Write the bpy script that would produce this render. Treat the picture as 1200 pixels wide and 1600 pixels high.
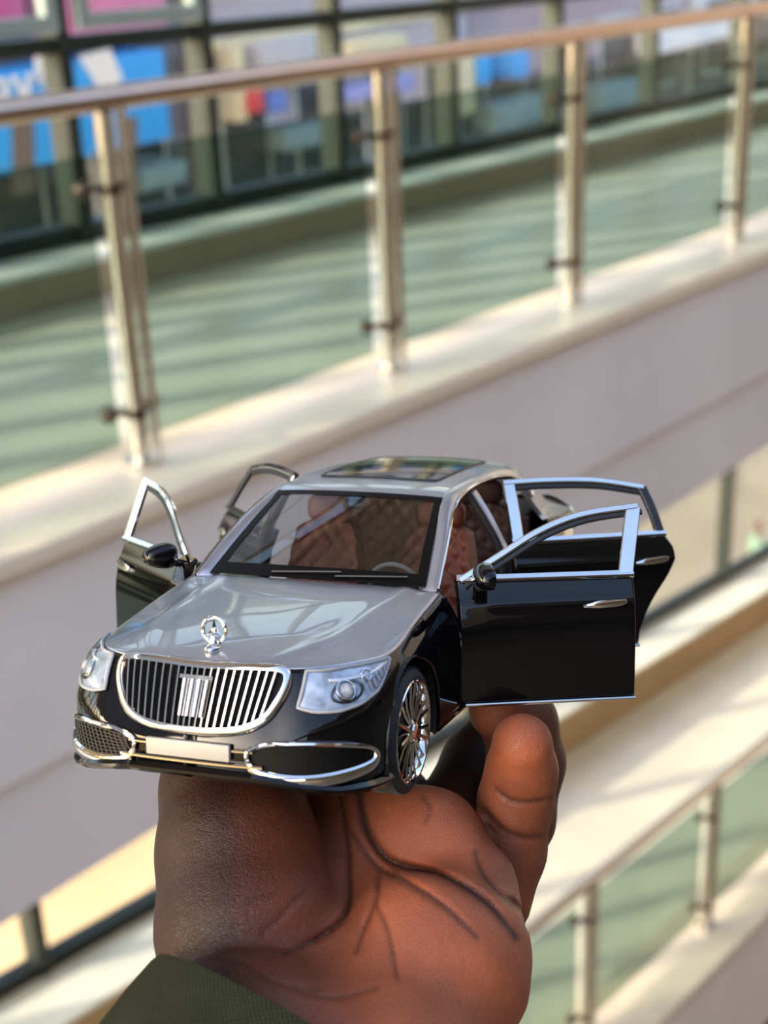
import bpy, bmesh, math, random
import numpy as np
from mathutils import Matrix, Vector

for o in list(bpy.data.objects): bpy.data.objects.remove(o, do_unlink=True)
SC = bpy.context.scene
COL = SC.collection
random.seed(4)

# ------------------------------------------------------------------ camera
FPX = 2311.0                     # focal length in pixels of the 1200 x 1600 frame
CZ = 12.0                        # eye height above the street
CAM = Vector((0, 0, CZ))
MW = np.array([[0.62212, -0.33985, 0.70530],
               [-0.78197, -0.22524, 0.58121],
               [-0.03862, -0.91310, -0.40590]])
_u, _s, _v = np.linalg.svd(MW); MW = _u @ _v      # camera (right, down, forward) -> world
cd = bpy.data.cameras.new('camera'); cam = bpy.data.objects.new('camera', cd); COL.objects.link(cam)
cd.sensor_fit = 'VERTICAL'; cd.sensor_height = 24.0; cd.lens = FPX / 1600 * 24
cd.clip_start = 0.01; cd.clip_end = 300
rm = Matrix([[MW[i, 0], -MW[i, 1], -MW[i, 2]] for i in range(3)])
cam.matrix_world = Matrix.Translation(CAM) @ rm.to_4x4()
cd.dof.use_dof = True; cd.dof.focus_distance = 0.372; cd.dof.aperture_fstop = 11.0
SC.camera = cam

# ------------------------------------------------------------------ light
SUN_EL = 23.0
SUN_DIR = Vector((0.915 * math.cos(math.radians(SUN_EL)), -0.403 * math.cos(math.radians(SUN_EL)), -math.sin(math.radians(SUN_EL))))
world = bpy.data.worlds.new('World'); SC.world = world; world.use_nodes = True
wn = world.node_tree.nodes; wl = world.node_tree.links
sky = wn.new('ShaderNodeTexSky'); sky.sky_type = 'NISHITA'; sky.sun_disc = False
sky.sun_elevation = math.radians(SUN_EL); sky.sun_rotation = math.atan2(-SUN_DIR.x, -SUN_DIR.y)
sky.air_density = 1.0; sky.dust_density = 4.0; sky.ozone_density = 1.0
wl.new(sky.outputs[0], wn['Background'].inputs[0]); wn['Background'].inputs[1].default_value = 1.0
sd = bpy.data.lights.new('sun', 'SUN'); sd.energy = 11.5; sd.angle = math.radians(0.8); sd.color = (1.0, 0.85, 0.66)
so = bpy.data.objects.new('sun', sd); COL.objects.link(so)
so.rotation_euler = SUN_DIR.to_track_quat('-Z', 'Y').to_euler(); so.location = (-20, 12, 40)
vs = SC.view_settings
vs.view_transform = 'Standard'; vs.look = 'None'; vs.gamma = 1.0; vs.use_curve_mapping = False
vs.exposure = -0.08

# ------------------------------------------------------------------ helpers
def lin(c):
    if isinstance(c, str): c = [int(c[i:i + 2], 16) for i in (0, 2, 4)]
    if max(c) > 1.0: c = [v / 255 for v in c]
    return tuple(v / 12.92 if v <= .04045 else ((v + .055) / 1.055) ** 2.4 for v in c) + (1.0,)

def mat(name, col, rough=.5, metal=0., var=.08, vscale=8., bump=0., bscale=60., coat=0., spec=.5, col2=None, sss=0., detail=4):
    m = bpy.data.materials.new(name); m.use_nodes = True
    n = m.node_tree.nodes; l = m.node_tree.links; b = n['Principled BSDF']
    c = lin(col)
    b.inputs['Roughness'].default_value = rough; b.inputs['Metallic'].default_value = metal
    b.inputs['Specular IOR Level'].default_value = spec
    b.inputs['Coat Weight'].default_value = coat; b.inputs['Coat Roughness'].default_value = .03
    tc = n.new('ShaderNodeTexCoord')
    nz = n.new('ShaderNodeTexNoise'); nz.inputs['Scale'].default_value = vscale; nz.inputs['Detail'].default_value = detail
    l.new(tc.outputs['Object'], nz.inputs['Vector'])
    mx = n.new('ShaderNodeMix'); mx.data_type = 'RGBA'
    c2 = lin(col2) if col2 else tuple(max(0, v * (1 + var)) for v in c[:3]) + (1,)
    c1 = c if col2 else tuple(v * (1 - var) for v in c[:3]) + (1,)
    mx.inputs['A'].default_value = c1; mx.inputs['B'].default_value = c2
    rp = n.new('ShaderNodeValToRGB'); rp.color_ramp.elements[0].position = .35; rp.color_ramp.elements[1].position = .65
    l.new(nz.outputs['Fac'], rp.inputs['Fac']); l.new(rp.outputs['Color'], mx.inputs['Factor'])
    l.new(mx.outputs['Result'], b.inputs['Base Color'])
    if bump:
        nb = n.new('ShaderNodeTexNoise'); nb.inputs['Scale'].default_value = bscale; nb.inputs['Detail'].default_value = 3
        l.new(tc.outputs['Object'], nb.inputs['Vector'])
        bp = n.new('ShaderNodeBump'); bp.inputs['Strength'].default_value = bump; bp.inputs['Distance'].default_value = .01
        l.new(nb.outputs['Fac'], bp.inputs['Height']); l.new(bp.outputs['Normal'], b.inputs['Normal'])
    if sss:
        b.inputs['Subsurface Weight'].default_value = sss
        b.inputs['Subsurface Radius'].default_value = (1.0, .35, .18); b.inputs['Subsurface Scale'].default_value = .004
    return m

def glass(name, tint, rough=.01, ior=1.45, refl=1.0):
    m = bpy.data.materials.new(name); m.use_nodes = True
    n = m.node_tree.nodes; l = m.node_tree.links; n.remove(n['Principled BSDF'])
    tr = n.new('ShaderNodeBsdfTransparent'); gl = n.new('ShaderNodeBsdfGlossy'); gl.inputs['Roughness'].default_value = rough
    tc = n.new('ShaderNodeTexCoord'); nz = n.new('ShaderNodeTexNoise'); nz.inputs['Scale'].default_value = 2.0
    l.new(tc.outputs['Object'], nz.inputs['Vector'])
    cr = n.new('ShaderNodeMix'); cr.data_type = 'RGBA'
    t = lin(tint); cr.inputs['A'].default_value = tuple(v * .96 for v in t[:3]) + (1,); cr.inputs['B'].default_value = t
    l.new(nz.outputs['Fac'], cr.inputs['Factor']); l.new(cr.outputs['Result'], tr.inputs['Color'])
    ge = n.new('ShaderNodeNewGeometry'); dt = n.new('ShaderNodeVectorMath'); dt.operation = 'DOT_PRODUCT'
    l.new(ge.outputs['Incoming'], dt.inputs[0]); l.new(ge.outputs['Normal'], dt.inputs[1])
    ab = n.new('ShaderNodeMath'); ab.operation = 'ABSOLUTE'; l.new(dt.outputs['Value'], ab.inputs[0])
    sb = n.new('ShaderNodeMath'); sb.operation = 'SUBTRACT'; sb.inputs[0].default_value = 1.0; l.new(ab.outputs[0], sb.inputs[1])
    pw = n.new('ShaderNodeMath'); pw.operation = 'POWER'; pw.inputs[1].default_value = 5.0; l.new(sb.outputs[0], pw.inputs[0])
    f0 = ((ior - 1) / (ior + 1)) ** 2
    ma = n.new('ShaderNodeMath'); ma.operation = 'MULTIPLY_ADD'; ma.inputs[1].default_value = 1 - f0; ma.inputs[2].default_value = f0; l.new(pw.outputs[0], ma.inputs[0])
    ml = n.new('ShaderNodeMath'); ml.operation = 'MULTIPLY'; ml.inputs[1].default_value = refl
    l.new(ma.outputs[0], ml.inputs[0])
    mx = n.new('ShaderNodeMixShader'); l.new(ml.outputs[0], mx.inputs[0]); l.new(tr.outputs[0], mx.inputs[1]); l.new(gl.outputs[0], mx.inputs[2])
    l.new(mx.outputs[0], n['Material Output'].inputs[0])
    return m

def obj(name, verts, faces, m, parent=None, smooth=True, origin=None, fixn=True, mats=None, fmat=None, autosm=None):
    me = bpy.data.meshes.new(name)
    vv = np.asarray(verts, float)
    if origin is not None: vv = vv - np.asarray(origin, float)
    me.from_pydata([tuple(v) for v in vv], [], [tuple(f) for f in faces])
    for mm in (mats or [m]): me.materials.append(mm)
    if fmat is not None: me.polygons.foreach_set('material_index', fmat)
    if fixn:
        bm = bmesh.new(); bm.from_mesh(me); bmesh.ops.recalc_face_normals(bm, faces=bm.faces); bm.to_mesh(me); bm.free()
    if smooth:
        me.polygons.foreach_set('use_smooth', [True] * len(me.polygons))
        me.set_sharp_from_angle(angle=math.radians(autosm or 38))
    me.update()
    o = bpy.data.objects.new(name, me); COL.objects.link(o)
    if origin is not None: o.location = origin
    if parent is not None: o.parent = parent
    return o

def empty(name, loc=(0, 0, 0), parent=None):
    o = bpy.data.objects.new(name, None); COL.objects.link(o); o.location = loc; o.empty_display_size = .05
    if parent is not None: o.parent = parent
    return o

def tag(o, label=None, cat=None, group=None, kind=None):
    if label: o['label'] = label
    if cat: o['category'] = cat
    if group: o['group'] = group
    if kind: o['kind'] = kind
    return o

class MB:
    """collects shapes into one mesh"""
    def __init__(s): s.v = []; s.f = []
    def add(s, v, f):
        k = len(s.v); s.v += [tuple(map(float, p)) for p in v]; s.f += [tuple(i + k for i in q) for q in f]; return s
    def build(s, name, m, parent=None, **k): return obj(name, s.v, s.f, m, parent, **k)

def boxvf(x0, x1, y0, y1, z0, z1, c=0.):
    if c <= 0:
        v = [(x, y, z) for x in (x0, x1) for y in (y0, y1) for z in (z0, z1)]
        f = [(0, 1, 3, 2), (4, 6, 7, 5), (0, 4, 5, 1), (2, 3, 7, 6), (0, 2, 6, 4), (1, 5, 7, 3)]
        return v, f
    bm = bmesh.new(); bmesh.ops.create_cube(bm, size=1)
    for q in bm.verts: q.co = Vector(((x0 + x1) / 2 + q.co.x * (x1 - x0), (y0 + y1) / 2 + q.co.y * (y1 - y0), (z0 + z1) / 2 + q.co.z * (z1 - z0)))
    bmesh.ops.bevel(bm, geom=bm.edges[:], offset=c, segments=2, affect='EDGES', profile=.6)
    bm.verts.index_update()
    r = [tuple(q.co) for q in bm.verts], [tuple(q.index for q in f.verts) for f in bm.faces]; bm.free(); return r

def gridvf(fn, nu, nv):
    v = [fn(i / nu, j / nv) for j in range(nv + 1) for i in range(nu + 1)]
    f = [(j * (nu + 1) + i, j * (nu + 1) + i + 1, (j + 1) * (nu + 1) + i + 1, (j + 1) * (nu + 1) + i) for j in range(nv) for i in range(nu)]
    return v, f

def shellvf(fo, fi, nu, nv):
    """closed shell between an outer and an inner grid function"""
    vo, fo_ = gridvf(fo, nu, nv); vi, fi_ = gridvf(fi, nu, nv)
    n = len(vo); F = list(fo_) + [tuple(i + n for i in reversed(q)) for q in fi_]
    per = [i for i in range(nu)] + [j * (nu + 1) + nu for j in range(nv)] + [nv * (nu + 1) + i for i in range(nu, 0, -1)] + [j * (nu + 1) for j in range(nv, 0, -1)]
    for a, b in zip(per, per[1:] + per[:1]): F.append((a, b, b + n, a + n))
    return vo + vi, F

def sweepvf(path, sec, ref=(0, 0, 1), closed=False, cap=True):
    """sweep a section [(a, b)]: a along (tangent x ref), b along ref made square to the path; ref may be a list"""
    P = np.asarray(path, float); n = len(P); m = len(sec); V = []
    for i in range(n):
        if closed: t = P[(i + 1) % n] - P[i - 1]
        else: t = P[min(i + 1, n - 1)] - P[max(i - 1, 0)]
        t = t / (np.linalg.norm(t) + 1e-12)
        r = np.asarray(ref[i] if isinstance(ref, (list, np.ndarray)) and np.ndim(ref) == 2 else ref, float)
        r = r - t * (r @ t); r /= np.linalg.norm(r) + 1e-12
        s = np.cross(t, r)
        V += [tuple(P[i] + s * a + r * b) for a, b in sec]
    F = []
    for i in range(n if closed else n - 1):
        k = (i + 1) % n
        for j in range(m):
            F.append((i * m + j, i * m + (j + 1) % m, k * m + (j + 1) % m, k * m + j))
    if not closed and cap: F += [tuple(range(m))[::-1], tuple(range((n - 1) * m, n * m))]
    return V, F

def circ(r, n=10, ry=None, ph=0): return [(r * math.cos(2 * math.pi * i / n + ph), (ry or r) * math.sin(2 * math.pi * i / n + ph)) for i in range(n)]
def rect(w, h): return [(-w / 2, -h / 2), (w / 2, -h / 2), (w / 2, h / 2), (-w / 2, h / 2)]
def rrect(w, h, c):
    w /= 2; h /= 2
    return [(-w + c, -h), (w - c, -h), (w, -h + c), (w, h - c), (w - c, h), (-w + c, h), (-w, h - c), (-w, -h + c)]

def cr(pts, n, closed=False):
    """Catmull-Rom (centripetal-like by chord length) resample to n points"""
    P = np.asarray(pts, float)
    if closed: P = np.vstack([P, P[:1]])
    d = np.r_[0, np.cumsum(np.linalg.norm(np.diff(P, axis=0), axis=1))]
    T = np.zeros_like(P)
    for i in range(len(P)):
        a, b = (i - 1, i + 1)
        if closed and i in (0, len(P) - 1):
            T[i] = (P[1] - P[-2]) / (d[1] + d[-1] - d[-2])
        else:
            a = max(a, 0); b = min(b, len(P) - 1); T[i] = (P[b] - P[a]) / (d[b] - d[a])
    q = np.linspace(0, d[-1], n + 1 if closed else n)
    if closed: q = q[:-1]
    k = np.clip(np.searchsorted(d, q, 'right') - 1, 0, len(P) - 2); h = d[k + 1] - d[k]; t = (q - d[k]) / h
    t = t[:, None]; h = h[:, None]
    return (2 * t**3 - 3 * t**2 + 1) * P[k] + (t**3 - 2 * t**2 + t) * h * T[k] + (-2 * t**3 + 3 * t**2) * P[k + 1] + (t**3 - t**2) * h * T[k + 1]

def lathevf(prof, axis_o, n=32):
    """revolve [(axial, radius)] about the X axis through axis_o"""
    V = []; m = len(prof)
    for i in range(n):
        a = 2 * math.pi * i / n
        V += [(axis_o[0] + x, axis_o[1] + r * math.cos(a), axis_o[2] + r * math.sin(a)) for x, r in prof]
    F = [(i * m + j, i * m + j + 1, ((i + 1) % n) * m + j + 1, ((i + 1) % n) * m + j) for i in range(n) for j in range(m - 1)]
    return V, F

def ell(c, r, nu=16, nv=10, p=1.0):
    V = []; F = []
    sg = lambda x: math.copysign(abs(x) ** p, x)
    for j in range(nv + 1):
        b = -math.pi / 2 + math.pi * j / nv
        for i in range(nu):
            a = 2 * math.pi * i / nu
            V.append((c[0] + r[0] * sg(math.cos(b)) * sg(math.cos(a)), c[1] + r[1] * sg(math.cos(b)) * sg(math.sin(a)), c[2] + r[2] * sg(math.sin(b))))
    for j in range(nv):
        for i in range(nu):
            F.append((j * nu + i, j * nu + (i + 1) % nu, (j + 1) * nu + (i + 1) % nu, (j + 1) * nu + i))
    return V, F

def campt(px, py, d):            # a point seen at pixel (px, py) at camera depth d, as camera coordinates
    return np.array([(px - 600) / FPX * d, (py - 800) / FPX * d, d])
def c2w(p): return MW @ np.asarray(p, float) + np.array(CAM)

# ------------------------------------------------------------------ materials of the place
m_cream = mat('cream_marble', 'dccab0', .35, var=.05, vscale=3, bump=.03, bscale=40)
m_fascia = mat('fascia_paint', 'dbd1cb', .75, var=.05, vscale=1.3, bump=.04, bscale=25)
m_floor = mat('ramp_floor', 'd2ccb8', .35, var=.05, vscale=2.2)
m_kerb = mat('kerb_plaster', '9a8a6c', .8, var=.07, vscale=3, bump=.05, bscale=30)
m_kerbtop = mat('kerb_top_stone', 'd5d6c8', .5, var=.05, vscale=3)
m_steel = mat('brushed_steel', 'd6cfc4', .22, 1.0, var=.04, vscale=20)
m_rail = mat('steel_warm_reflection', 'cbb2a0', .28, 1.0, var=.04, vscale=20)  # plain steel with a warm reflection put into its colour
m_steeldark = mat('clamp_steel', '5a4c44', .35, 1.0, var=.08, vscale=40)
m_alu = mat('green_grey_frame', '1d2625', .45, .3, var=.08, vscale=6)
m_alulight = mat('pale_sash_frame', '93a3a6', .4, .3, var=.05, vscale=6)
m_glass_rail = glass('tinted_rail_glass', (.80, .85, .83), .02, 1.45, .25)
m_glass_win = glass('clear_window_glass', (.97, .975, .97), .01)
m_wall = mat('wall_plaster', 'a7a09c', .85, var=.05, vscale=.7, bump=.03, bscale=20)

class Level:
    def __init__(s, base, slope): s.base = base; s.slope = slope
    def p(s, X, Y, dz): return (X, Y, CZ + s.base + s.slope * X + dz)
UP = Level(-1.47, -.0375); LO = Level(-5.03, -.125); TOP = Level(2.6, -.0375)

def extr(name, L, poly, xa, xb, m, parent=None, nseg=1, **k):
    n = len(poly); V = []; F = []
    for i in range(nseg + 1):
        X = xa + (xb - xa) * i / nseg
        V += [L.p(X, y, z) for y, z in poly]
    for i in range(nseg):
        for j in range(n):
            F.append((i * n + j, i * n + (j + 1) % n, (i + 1) * n + (j + 1) % n, (i + 1) * n + j))
    F += [tuple(range(n))[::-1], tuple(range(nseg * n, (nseg + 1) * n))]
    return obj(name, V, F, m, parent, smooth=False, **k)

def bevel(o, w, seg=2):
    b = o.modifiers.new('bevel', 'BEVEL'); b.width = w; b.segments = seg; b.limit_method = 'ANGLE'; return o

ntrim = [0]; nwin = [0]
def structure(o): o['kind'] = 'structure'; return o
def gallery(L, xa, xb, yk, yg, mulls, panes=True, head=3.3, mid=True, fl=-.1, km=None):
    structure(extr('floor', L, [(2.9, fl), (2.9, -.62), (yg + .2, -.62), (yg + .2, fl)], xa, xb, m_floor))
    ntrim[0] += 1
    structure(bevel(extr('trim_%d' % ntrim[0], L, [(2.81, 0), (2.81, -.06), (3.0, fl), (3.24, fl), (3.24, 0)], xa, xb, m_cream), .012))
    ntrim[0] += 1
    structure(extr('wall_fascia', L, [(2.85, -.06), (2.85, -.645), (2.875, -.65), (2.875, -1.06), (3.0, -1.06), (3.0, -.06)], xa, xb, m_fascia))
    k = structure(bevel(extr('trim_%d' % ntrim[0], L, [(yk, .06), (yk, fl), (yg + .1, fl), (yg + .1, .06)], xa, xb, km or m_kerb), .01))
    ntrim[0] += 1
    structure(bevel(extr('trim_%d' % ntrim[0], L, [(yk - .015, .085), (yk - .015, .055), (yg + .1, .055), (yg + .1, .085)], xa, xb, m_kerbtop), .008))
    nwin[0] += 1
    w = structure(empty('window_%d' % nwin[0], L.p(mulls[0], yg, .085)))
    o0 = np.array(w.location)
    def part(name, V, F, m, **k):
        return obj(name, np.array(V) - o0, F, m, w, smooth=False, **k)
    x0, x1 = mulls[0], mulls[-1]
    trans = [(.085, .17), (.905, .975), (2.15, 2.21), (head - .08, head)]
    if not mid: trans.pop(1)
    for a, b in trans:
        V, F = [], []
        V = [L.p(X, y, z) for X in (x0, x1) for y, z in ((yg - .045, a), (yg + .045, a), (yg + .045, b), (yg - .045, b))]
        F = [(0, 1, 2, 3), (4, 7, 6, 5), (0, 4, 5, 1), (1, 5, 6, 2), (2, 6, 7, 3), (3, 7, 4, 0)]
        part('transom', V, F, m_alu)
    for X in mulls:
        V = [L.p(X + dx, y, z) for z in (.085, head) for dx, y in ((-.035, yg - .06), (.035, yg - .06), (.035, yg + .06), (-.035, yg + .06))]
        F = [(3, 2, 1, 0), (4, 5, 6, 7), (0, 1, 5, 4), (1, 2, 6, 5), (2, 3, 7, 6), (3, 0, 4, 7)]
        part('mullion', V, F, m_alu)
    for i in range(len(mulls) - 1):
        for (a, b), (c, d) in zip(trans, trans[1:]):
            V = [L.p(X, y, z) for X, z in ((mulls[i] + .035, b), (mulls[i + 1] - .035, b), (mulls[i + 1] - .035, c), (mulls[i] + .035, c)) for y in (yg - .004, yg + .004)]
            F = [(0, 2, 4, 6), (1, 7, 5, 3), (0, 1, 3, 2), (2, 3, 5, 4), (4, 5, 7, 6), (6, 7, 1, 0)]
            part('pane', V, F, m_glass_win)
    return w

UPM = [-5.6, -4.7, -3.8, -2.95, -2.1, -1.25, -.4, .5, 1.3, 2.05, 2.78, 3.5, 4.285, 5.14, 6.085, 7.11, 8.24, 9.48, 10.85, 12.3, 13.9, 15.6]
LOM = [-5.6, -4.6, -3.5, -2.4, -1.4, -.4, .6, 1.6, 2.6, 3.61, 5.6, 7.6, 9.63, 11.66, 13.7, 15.7]
win_up = gallery(UP, -6, 16, 4.95, 5.25, UPM)
win_lo = gallery(LO, -6, 16, 5.08, 5.5, LOM, head=3.0, mid=False, fl=-.3, km=mat('tan_kerb_plaster', 'a08560', .8, var=.07, vscale=3))
gallery(TOP, -6, 16, 4.95, 5.25, [-.4, 1.3, 2.8, 4.3, 5.8, 7.3, 8.8, 10.3, 11.8, 13.3, 14.8], head=3.2)

# pale opening sashes above the upper transom
def sash(x0, x1, lean, nm='opening_sash'):
    o0 = np.array(win_up.location); mb = MB()
    za, zb = 1.0, 2.12; w = .065
    def q(X, z, dy): return np.array(UP.p(X, 5.17 - lean * (zb - z) + dy, z)) - o0
    def bar(c):
        V = [q(X, z, dy) for dy in (0, .05) for X, z in c]
        mb.add(V, [(0, 1, 2, 3), (7, 6, 5, 4), (0, 4, 5, 1), (1, 5, 6, 2), (2, 6, 7, 3), (3, 7, 4, 0)])
    bar([(x0, za), (x1, za), (x1, za + w), (x0, za + w)]); bar([(x0, zb - w), (x1, zb - w), (x1, zb), (x0, zb)])
    bar([(x0, za + w), (x0 + w, za + w), (x0 + w, zb - w), (x0, zb - w)]); bar([(x1 - w, za + w), (x1, za + w), (x1, zb - w), (x1 - w, zb - w)])
    s = mb.build(nm, m_alulight, win_up, smooth=False)
    V = [q(X, z, dy) for dy in (.02, .028) for X, z in ((x0 + w, za + w), (x1 - w, za + w), (x1 - w, zb - w), (x0 + w, zb - w))]
    p = obj('sash_pane', V, [(0, 1, 2, 3), (7, 6, 5, 4), (0, 4, 5, 1), (1, 5, 6, 2), (2, 6, 7, 3), (3, 7, 4, 0)], m_glass_win, s, smooth=False)
sash(3.56, 4.23, .03); sash(4.34, 5.08, .03)

# railings
def railing(L, posts, label, yoff=3.03, over=(.6, .6), hm=None):
    r = tag(empty('railing', L.p(posts[0], yoff, 0)), label, 'railing')
    o0 = np.array(r.location); sub = lambda V: [tuple(np.array(p) - o0) for p in V]
    xs = np.linspace(posts[0] - over[0], posts[-1] + over[1], 30)
    V, F = sweepvf([L.p(x, yoff, 1.02) for x in xs], circ(.032, 14), ref=(0, 0, 1)); obj('handrail', sub(V), F, hm or m_rail, r)
    for X in posts:
        V, F = sweepvf([L.p(X, yoff, z) for z in (0.0, .3, .7, .99)], circ(.025, 16), ref=(0, 1, 0))
        po = obj('post', sub(V), F, m_steel, r)
        V, F = sweepvf([L.p(X + .052, yoff - .012, z) for z in (0.0, .3, .7, .995)], circ(.014, 12), ref=(0, 1, 0)); obj('post_bar', sub(V), F, m_steel, po)
        V, F = sweepvf([L.p(X, yoff, z) for z in (0.0, .012, .02)], circ(.05, 16), ref=(0, 1, 0)); obj('base_flange', sub(V), F, m_steel, po)
        V, F = sweepvf([L.p(X, yoff, z) for z in (.985, 1.0)], circ(.012, 10), ref=(0, 1, 0)); obj('saddle', sub(V), F, m_steel, po)
        for z in (.16, .79):
            mb = MB(); mb.add(*sweepvf([L.p(X, yoff, z - .014), L.p(X, yoff, z + .014)], circ(.030, 14), ref=(0, 1, 0)))
            for dx in (-.062, .10):
                mb.add(*ell(L.p(X + dx, yoff + .045, z), (.026, .026, .026), 10, 8))
                mb.add(*sweepvf([L.p(X, yoff + .01, z), L.p(X + dx, yoff + .045, z)], circ(.011, 8)))
            mb.v = sub(mb.v); mb.build('clamp', m_steeldark, po)
    px = [posts[0] - over[0]] + list(posts) + [posts[-1] + over[1]]
    for a, b in zip(px, px[1:]):
        a += .035; b -= .035
        V = [L.p(X, y, z) for y in (yoff + .040, yoff + .050) for X, z in ((a, .06), (b, .06), (b, .875), (a, .875))]
        obj('glass_panel', sub(V), [(3, 2, 1, 0), (4, 5, 6, 7), (0, 1, 5, 4), (1, 2, 6, 5), (2, 3, 7, 6), (3, 0, 4, 7)], m_glass_rail, r, smooth=False)
    return r
railing(UP, [.35, 1.47, 2.60, 3.745, 4.895, 6.33, 7.6, 8.9, 10.2], 'upper stainless railing with green tinted glass panels on the cream ledge')
railing(LO, [1.2, 2.5, 3.82, 5.14, 6.48, 7.85, 9.2, 10.6], 'lower stainless railing with glass panels at the bottom right below the fascia', hm=m_steel)

# unseen rest of the hall, with added sun blocks and ceilings
def slab(name, x0, x1, y0, y1, z0, z1, m):
    return structure(obj(name, *boxvf(x0, x1, y0, y1, z0 + CZ, z1 + CZ), m, smooth=False))
slab('wall_back_sun_block', -6, 24, 5.2, 5.5, 6.0, 15, m_wall)  # unseen, added this tall to keep direct sun off the car
slab('wall_left_sun_block', -26, -6, 5.2, 5.5, 1.6, 15, m_wall)  # unseen wall piece added where sun would still reach the car
m_dark = mat('inner_hall_plaster', '4c4844', .5, var=.15, vscale=.8)
slab('wall_behind', -5, 16, -5.2, -5.0, -9, 4.5, m_dark)
slab('added_ceiling', -14, 16, -5, -3.2, 1.6, 1.9, m_wall)  # unseen slab added to cut light from the camera side
slab('added_ceiling', -2.5, 16, 1.4, 5.2, 6.6, 6.9, m_wall)  # unseen, added to grey the hood reflection; open strip lets sky light in
slab('wall_right', 16.0, 16.3, -5, 5.3, -9, 9, m_wall)
m_lowfloor = mat('lobby_floor', '5a5650', .4, var=.06, vscale=1.5)
slab('floor', -14, 16, -5, 3.2, -9.3, -9.0, m_lowfloor)
slab('floor', -8, 6, -5, -.6, -1.75, -1.6, m_lowfloor)

# ------------------------------------------------------------------ outside
m_street = mat('sandy_street', 'b8a280', .9, var=.12, vscale=.6, bump=.1, bscale=5)
structure(obj('ground', *boxvf(-40, 90, 6.2, 70, -.3, 0), m_street, smooth=False))
def fx(px, py, Y):
    r = MW @ np.array([px - 600, py - 800, FPX]); r = r * Y / r[1]; return r[0], r[2] + CZ
m_winext = mat('dark_window', '3a434c', .15, var=.2, vscale=1.2)
m_shop = mat('slate_shopfront', '2c3444', .5, var=.35, vscale=.7)
m_frameext = mat('window_frame_white', 'c9cdd0', .5)
def building(label, x0, x1, yf, h, wallm, rows, cols, name='building', trimm=None, wz=(.25, .75)):
    b = tag(empty(name, (x0, yf, 0)), label, 'building')
    def pt(nm, a, m, par=b, **k): V, F = boxvf(*a); return obj(nm, [(p[0] - x0, p[1] - yf, p[2]) for p in V], F, m, par, smooth=False, **k)
    pt('wall', (x0, x1, yf, yf + 6, 0, h), wallm)
    pt('shopfront_band', (x0 + .05, x1 - .05, yf - .03, yf + .05, 3.6, 8.05), m_shop)
    pt('parapet', (x0 - .1, x1 + .1, yf - .05, yf + 6, h, h + .35), trimm or wallm)
    cw = (x1 - x0) / cols
    for r in range(rows):
        z0 = .4 + r * 3.1
        for c in range(cols):
            a = x0 + cw * (c + .18); e = x0 + cw * (c + .82)
            w = pt('window', (a, e, yf - .05, yf + .05, z0 + .5, z0 + 2.2), m_frameext)
            pt('window_pane', (a + .08, e - .08, yf - .07, yf - .04, z0 + .58, z0 + 2.12), m_winext, w)
    for r in range(1, rows + 1):
        pt('string_course', (x0, x1, yf - .06, yf, .1 + r * 3.1, .3 + r * 3.1), trimm or wallm)
    return b
m_b1 = mat('dark_grey_facade', '6a6c78', .8, var=.1); m_b2 = mat('lavender_facade', 'b3adbb', .8, var=.07)
m_b3 = mat('mauve_facade', 'a594a0', .8, var=.07); m_b4 = mat('pale_facade', 'c6c9cc', .8, var=.06); m_btrim = mat('cream_trim', 'd9cfae', .7)
building('dark grey building carrying the blue and pink signs behind the window', 4, 15.6, 16.4, 13.5, m_b1, 4, 5)
building('pale lavender building beyond the window with cream columns', 15.8, 22.6, 16.2, 13, m_b2, 4, 4, trimm=m_btrim)
building('mauve building behind the window with blue shop doors', 22.8, 31, 16.3, 12.5, m_b3, 4, 4, trimm=m_btrim)
building('pale grey building furthest right behind the window', 31.2, 52, 16.2, 13.5, m_b4, 4, 8)
m_blue = mat('sign_blue', '2f9ff0', .5, var=.03); m_pink = mat('sign_pink', 'e58ac0', .5, var=.04); m_white = mat('sign_white', 'e8e8ec', .5, var=.03)
m_red = mat('sign_red', 'c8404a', .5, var=.05); m_blue2 = mat('banner_blue', '5b79c8', .5, var=.08); m_mag = mat('sign_magenta', 'cf5fb0', .5)
m_pale = mat('awning_pale_blue', '9fb4c4', .7, var=.08)
def board(name, label, cat, px0, py0, px1, py1, Y, m, th=.12, par=None, group=None):
    pyc = (py0 + py1) / 2
    xa = fx(px0, pyc, Y)[0]; xb = fx(px1, pyc, Y)[0]; pm = (px0 + px1) / 2
    zt = fx(pm, py0, Y)[1]; zb = fx(pm, py1, Y)[1]
    o0 = ((xa + xb) / 2, Y, zb)
    back = (16.4 if xb < 15.7 else (16.2 if xb < 22.7 else (16.3 if xb < 31.1 else 16.2))) - .0697
    V, F = boxvf(xa, xb, Y - th, back, zb, zt, .02)
    o = obj(name, V, F, m, None, origin=o0, autosm=30)
    tag(o, label, cat, group); return o, (xa, xb, zb, zt)
bb, (bx0, bx1, bz0, bz1) = board('billboard', 'large bright blue billboard with white lettering behind the upper window', 'sign', -60, 100, 255, 250, 15.6, m_blue)
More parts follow.
